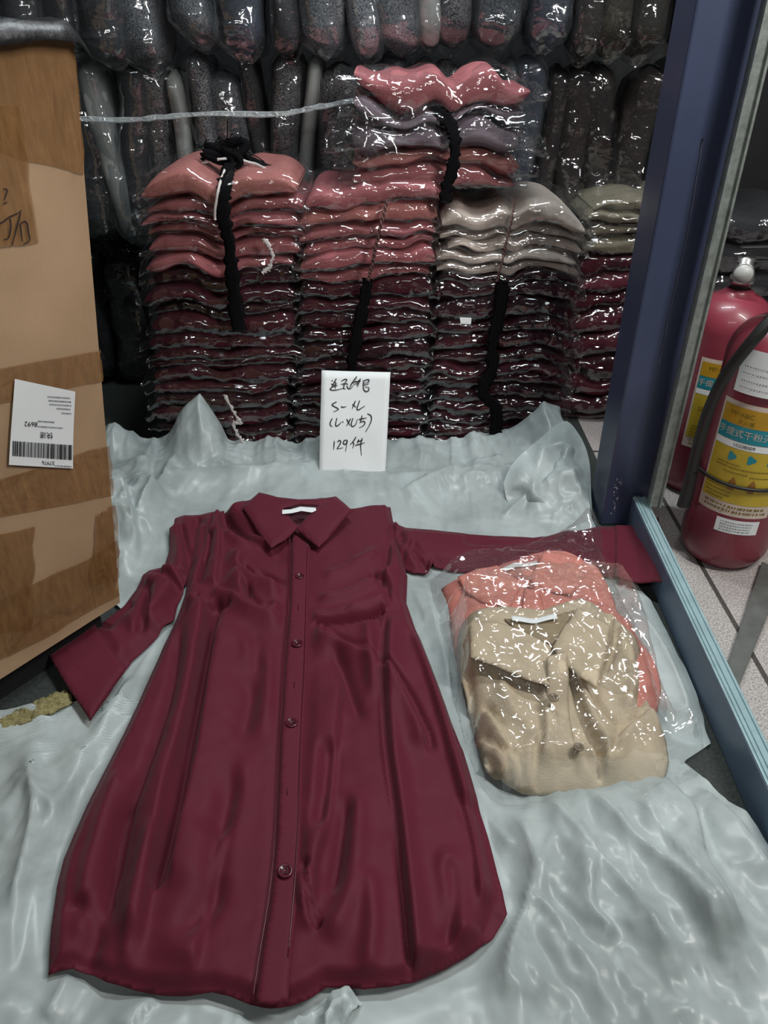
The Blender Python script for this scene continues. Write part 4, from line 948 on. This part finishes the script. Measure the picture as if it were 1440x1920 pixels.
mk = lambda p: carton_map(p[:, 0] / 9.6, p[:, 1] / 9.6 + 300, .0050)
v, f = strokes_vf(MK, mk, 26); sp(mesh('marker_writing', v, f, M_inkbrown, CART, smooth=False), CART)
# black board in place of the shadow under the carton, black plastic on top of it, sack edge beside it
q = [c_br + dirv * .03 + bk * .06, c_bl + bk * .06, c_bl + bk * .95, c_br + dirv * .03 + bk * .95]
v = [(p[0], p[1], z) for z in (.002, zb_ - .004) for p in q]
tag(mesh('shadow_board', v, [(3, 2, 1, 0), (4, 5, 6, 7), (0, 1, 5, 4), (1, 2, 6, 5), (2, 3, 7, 6), (3, 0, 4, 7)], M_dark, smooth=False), 'black board standing in for the shadow under the cardboard carton', 'board')
t = np.linspace(0, 1, 26); U, W = np.meshgrid(t, t, indexing='ij')
P3 = (c_tl - dirv * 0) + (c_tr - c_tl) * (U * 1.06 - .03)[..., None] + bk * (W * 1.04 - .05)[..., None]
P3 = P3.copy(); P3[..., 2] += .012 + .010 * ridged(np.stack([U * 3.5, W * 3.5], -1), 3, 4) - .022 * (sstep(.04, .0, W) + sstep(.975, 1.0, U))
tag(mesh('plastic_cover', P3, gfaces(26, 26), M_darkplastic, solid=.0012), 'wrinkled black plastic cover lying on top of the carton', 'plastic')
tag(cloth('woven_sack', [(-60, 1362), (0, 1342), (60, 1318), (100, 1296), (120, 1290), (133, 1299), (135, 1314), (96, 1340), (40, 1354), (0, 1368), (-60, 1390)], lambda P, d, v: .016 + .006 * vn(v * 30, 3) + .003 * ridged(v * 120, 2, 5) + .006 * sstep(0, .012, d), M_sack, None, .003, .018, .002),
    'frayed edge of an olive woven sack in front of the carton', 'sack')

# ------------------------------------------------------------------ post, pole, sill
post = box('steel_post', .477, .580, 1.408, 1.512, .001, 2.3, M_post, None, .004)
tag(post, 'dark blue square steel post standing beside the stacks', 'post')
chips = []
rc = random.Random(3)
for k in range(26):
    x = rc.uniform(.492, .506); z = rc.uniform(.03, .12) ; r_ = rc.uniform(.0006, .0016)
    chips.append(([(x - r_, 1.4075, z - r_), (x + r_, 1.4075, z - r_ * .5), (x + r_ * .6, 1.4075, z + r_), (x - r_ * .7, 1.4075, z + r_ * .8)], [(0, 1, 2, 3)]))
v, f = join(chips); mesh('paint_chips', v, f, M_tagw, post, smooth=False)
sc_ = [V(1318, 260, 1.4072), V(1296, 400, 1.4072), V(1285, 460, 1.4072), V(1262, 560, 1.4072), V(1236, 680, 1.4072)]
v, f = ribbon_vf(catmull(sc_, 8), .004, .0004, (0, -1, 0), .5, 4); mesh('scratch', v, f, plain('scuffed_paint', (.06, .07, .11), .5), post)
pole_b, pole_t = np.array([.566, 1.362, .082]), np.array([.586, 1.372, 2.2])
POLE = empty('door_channel', tuple(pole_b)); tag(POLE, 'thin grey metal channel standing on the sill beside the blue post', 'channel')
for nm, dx, w_, d_, m in (('channel_web', 0, .018, .010, M_alu), ('channel_flange', -.010, .004, .022, M_alu), ('channel_flange', .010, .004, .022, M_alu)):
    v, f = box_vf(-w_ / 2 + dx, w_ / 2 + dx, -d_ / 2, d_ / 2, 0, 1)
    v = np.asarray(v); v = v * np.array([1, 1, 2.1]) + np.outer(v[:, 2], pole_t - pole_b) * np.array([1, 1, 0]); mesh(nm, v, f, m, POLE, smooth=False)
SILL = empty('door_sill', (.536, 1.40, 0)); tag(SILL, 'blue grey raised metal sill running along the edge of the plastic sheet', 'sill')
SILL.rotation_euler = (0, 0, R(-1.4))
add_bevel(mesh('sill_body', *box_vf(-.004, .026, -1.45, .0, .0, .077), M_sill, SILL, smooth=False), .002)
box('sill_track', -.003, .025, -1.45, .0, .0772, .0800, M_sillt, SILL, .001)
for x in (.002, .009, .020): box('track_rib', x - .001, x + .001, -1.45, 0, .080, .0825, M_sillt, SILL)
bq = [G(1357, 1266), G(1426, 1061), G(1470, 1080), G(1380, 1300)]
v = [(p[0], p[1], z) for z in (.001, .012) for p in bq]
tag(add_bevel(mesh('floor_bar', v, [(3, 2, 1, 0), (4, 5, 6, 7), (0, 1, 5, 4), (1, 2, 6, 5), (2, 3, 7, 6), (3, 0, 4, 7)], M_bar, smooth=False), .002), 'flat grey metal bar lying on the tiles by the sill', 'bar')

# ------------------------------------------------------------------ fire extinguishers
def cyl_patch(cx, cy, r, t0, t1, z0, z1, n=26, nz=4):
    t = np.linspace(t0, t1, n); z = np.linspace(z0, z1, nz); T, Z = np.meshgrid(t, z, indexing='ij')
    return np.stack([cx + r * np.sin(T), cy - r * np.cos(T), Z], -1).reshape(-1, 3), gfaces(n, nz)
def wrap(vf, cx, cy, r, tc, zc):
    v, f = vf; t = tc + v[:, 0] / r
    return np.stack([cx + r * np.sin(t), cy - r * np.cos(t), zc + v[:, 1]], -1), f
def rect(x0, x1, y0, y1, n=4):
    t = np.linspace(0, 1, n); v = [(x0 + (x1 - x0) * a, y, 0) for a in t for y in (y0, y1)]; return np.array(v), gfaces(n, 2)
def extinguisher(cx, cy, label, seed, tl0, tl1, detail=True, gauge_ang=0.0, r=.086, hose=True, dz=0.0):
    e = empty('fire_extinguisher', (cx, cy, .001)); tag(e, label, 'fire extinguisher', None)
    prof = [(.055, 0), (.066, .002), (.074, .010), (r - .002, .030), (r, .045), (r, .385 + dz)]
    prof += [(r * math.cos(a) ** .8, .385 + dz + .075 * math.sin(a)) for a in np.linspace(.12, 1.25, 9)] + [(.030, .462 + dz), (.022, .468 + dz)]
    v, f = lathe_vf(prof, 56); mesh('cylinder', v, f, M_red, e)
    v, f = lathe_vf([(.0001, .462), (.020, .462), (.020, .478), (.024, .480), (.024, .492), (.017, .495), (.017, .530), (.0001, .532)], 28); v = v + np.array([0, 0, dz]); mesh('valve', v, f, M_chrome, e)
    a = gauge_ang; ga = np.array([math.sin(a), -math.cos(a), .15]); ga /= np.linalg.norm(ga)
    v, f = lathe_vf([(.0001, 0), (.009, 0), (.009, .012), (.0205, .014), (.021, .022), (.0195, .0235), (.0185, .0225), (.0001, .0225)], 28)
    q = Vector((0, 0, 1)).rotation_difference(Vector(ga)); v = np.array([q @ Vector(p) for p in v]) + np.array([0, 0, .500 + dz]) + ga * .014
    gg = mesh('pressure_gauge', v, f, M_chrome, e)
    v, f = lathe_vf([(.0001, .0228), (.0182, .0228), (.0182, .0236), (.0001, .0236)], 24); v = np.array([q @ Vector(p) for p in v]) + np.array([0, 0, .500 + dz]) + ga * .014
    mesh('gauge_face', v, f, M_gaugef, gg)
    hd = np.array([math.cos(a), math.sin(a), 0])
    for nm, z, ln_ in (('carry_handle', .520 + dz, .10), ('squeeze_lever', .548 + dz, .115)):
        p = [np.array([0, 0, z]) - hd * .018, np.array([0, 0, z + .006]) + hd * .03, np.array([0, 0, z + .012]) + hd * ln_ * .75, np.array([0, 0, z + .006]) + hd * ln_]
        v, f = ribbon_vf(catmull(p, 5), .022, .004, (0, 0, 1)); mesh(nm, v, f, M_rubber, e)
    if hose:
        p = [(-.016, -.02, .505 + dz), (-.05, -.07, .500 + dz), (-.090, -.085, .462 + dz * .8), (-.112, -.062, .42), (-.114, -.035, .34), (-.110, -.02, .25), (-.107, -.015, .20)]
        v, f = tube_vf(catmull(p, 8), .0105, 12); ho = mesh('hose', v, f, M_rubber, e)
        v, f = tube_vf(catmull([(-.107, -.015, .205), (-.106, -.014, .16), (-.106, -.013, .12)], 4), np.linspace(.011, .013, 9), 12); mesh('nozzle', v, f, M_rubber, ho)
    z0, z1 = (.137, .366) if dz else (.128, .338); H = z1 - z0; tm = (tl0 + tl1) / 2; half = (tl1 - tl0) / 2 * r
    lb = mesh('instruction_label', *cyl_patch(0, 0, r + .0006, tl0, tl1, z0, z1), M_cream, e)
    F_ = lambda a: z1 - H * a; ins = .045 / 1.3
    def band(nm, a, b, m): mesh(nm, *cyl_patch(0, 0, r + .0011, tl0 + .05, tl1 - .05, F_(b), F_(a)), m, lb)
    band('header_panel', .04, .19, M_orange); band('title_band', .195, .325, M_teal); band('number_band', .33, .385, M_white); band('text_panel', .39, .88, M_yellow)
    rr = r + .0016; rn = random.Random(seed)
    W_ = lambda vf, x, a: wrap(vf, 0, 0, rr, tm + x / rr, F_(a))
    mesh('title_text', *W_(text_vf('手提式干粉灭火器', .0165), 0, .26), M_cream, lb, smooth=False)
    mesh('header_text', *join([W_(text_vf('MF/ABC', .0125), -half * .40, .10), W_(text_vf('灭火器', .010), -half * .25, .16)]), M_olive, lb, smooth=False)
    mesh('number_text', *W_(text_vf('10208009', .010), -half * .15, .358), M_ink, lb, smooth=False)
    sm = []
    for a0, xa, xb in [(.53, -.75, -.1), (.56, -.75, .9), (.60, -.5, .1), (.75, -.85, -.2), (.785, -.85, -.15), (.82, -.85, -.2), (.855, -.85, -.3), (.615, .2, .9)]:
        x = xa * half
        while x < xb * half:
            w_ = rn.uniform(.0012, .003); sm.append(W_(rect(x, x + w_, -.0012, .0014), 0, a0)); x += w_ + rn.uniform(.0008, .0018)
    for a0 in (.915, .955):
        x = -.8 * half
        while x < .85 * half:
            w_ = rn.uniform(.002, .0055); sm.append(W_(rect(x, x + w_, -.002, .002), 0, a0)); x += w_ + rn.uniform(.001, .004)
    mesh('small_print', *join(sm), M_olive, lb, smooth=False)
    ic = []
    for k, x in enumerate((-.38, .12, .62)):
        t = np.linspace(0, 2 * PI, 14, endpoint=False); rad = .0075 * (1 + .25 * np.cos(3 * t)); v = np.stack([rad * np.cos(t), rad * np.sin(t) * 1.1, 0 * t], -1)
        mesh('icon', *W_((v, [tuple(range(14))]), x * half, .46), M_teal, lb, smooth=False)
    fg = []
    for x in (-.18, .32):
        v = np.array([(-.006, -.014, 0), (.005, -.014, 0), (.006, .004, 0), (.003, .010, 0), (0, .015, 0), (-.004, .009, 0), (-.008, .002, 0)]); mesh('figure', *W_((v, [tuple(range(7))]), x * half, .70), plain('brown_print', (.28, .12, .02), .5), lb, smooth=False)
    if detail:
        v, f = tube_vf(np.stack([(r + .004) * np.sin(np.linspace(0, 2 * PI, 60, endpoint=False)), -(r + .004) * np.cos(np.linspace(0, 2 * PI, 60, endpoint=False)), .203 + .0 * np.arange(60)], -1), .0035, 8, True)
        mesh('retaining_band', v, f, M_rubber, e)
        st = mesh('inspection_sticker', *cyl_patch(0, 0, r + .0008, tm - .26, tm + .66, .099, .130), M_white, e)
        sm = []
        for zz in (.105, .111, .117, .123):
            x = -.036
            while x < .022:
                w_ = rn.uniform(.001, .004); sm.append(wrap(rect(x, x + w_, -.0009, .0009), 0, 0, r + .0014, tm + .25, zz)); x += w_ + .0015
        mesh('small_print', *join(sm), M_greyink, st, smooth=False)
        tg = mesh('hanging_tag', *cyl_patch(0, 0, r + .006, -1.1, -.05, .385, .465, 14), M_white, e)
        sm = []
        for zz in (.396, .408, .422, .434):
            x = .008
            while x < .08:
                w_ = rn.uniform(.0012, .003); sm.append(wrap(rect(x, x + w_, -.0009, .0009), 0, 0, r + .0066, -1.08, zz)); x += w_ + .0022
        mesh('small_print', *join(sm), M_greyink, tg, smooth=False)
    return e
extinguisher(.706, 1.312, 'red fire extinguisher with yellow label standing nearest the sill', 1, -1.30, .32, True, -.5, dz=.045)
extinguisher(.742, 1.600, 'red fire extinguisher partly hidden behind the nearest one', 2, -.90, .7, False, -.42, hose=False)
extinguisher(.955, 1.40, 'red fire extinguisher at the edge, only its side showing', 3, .2, 1.8, False, .8, hose=False)
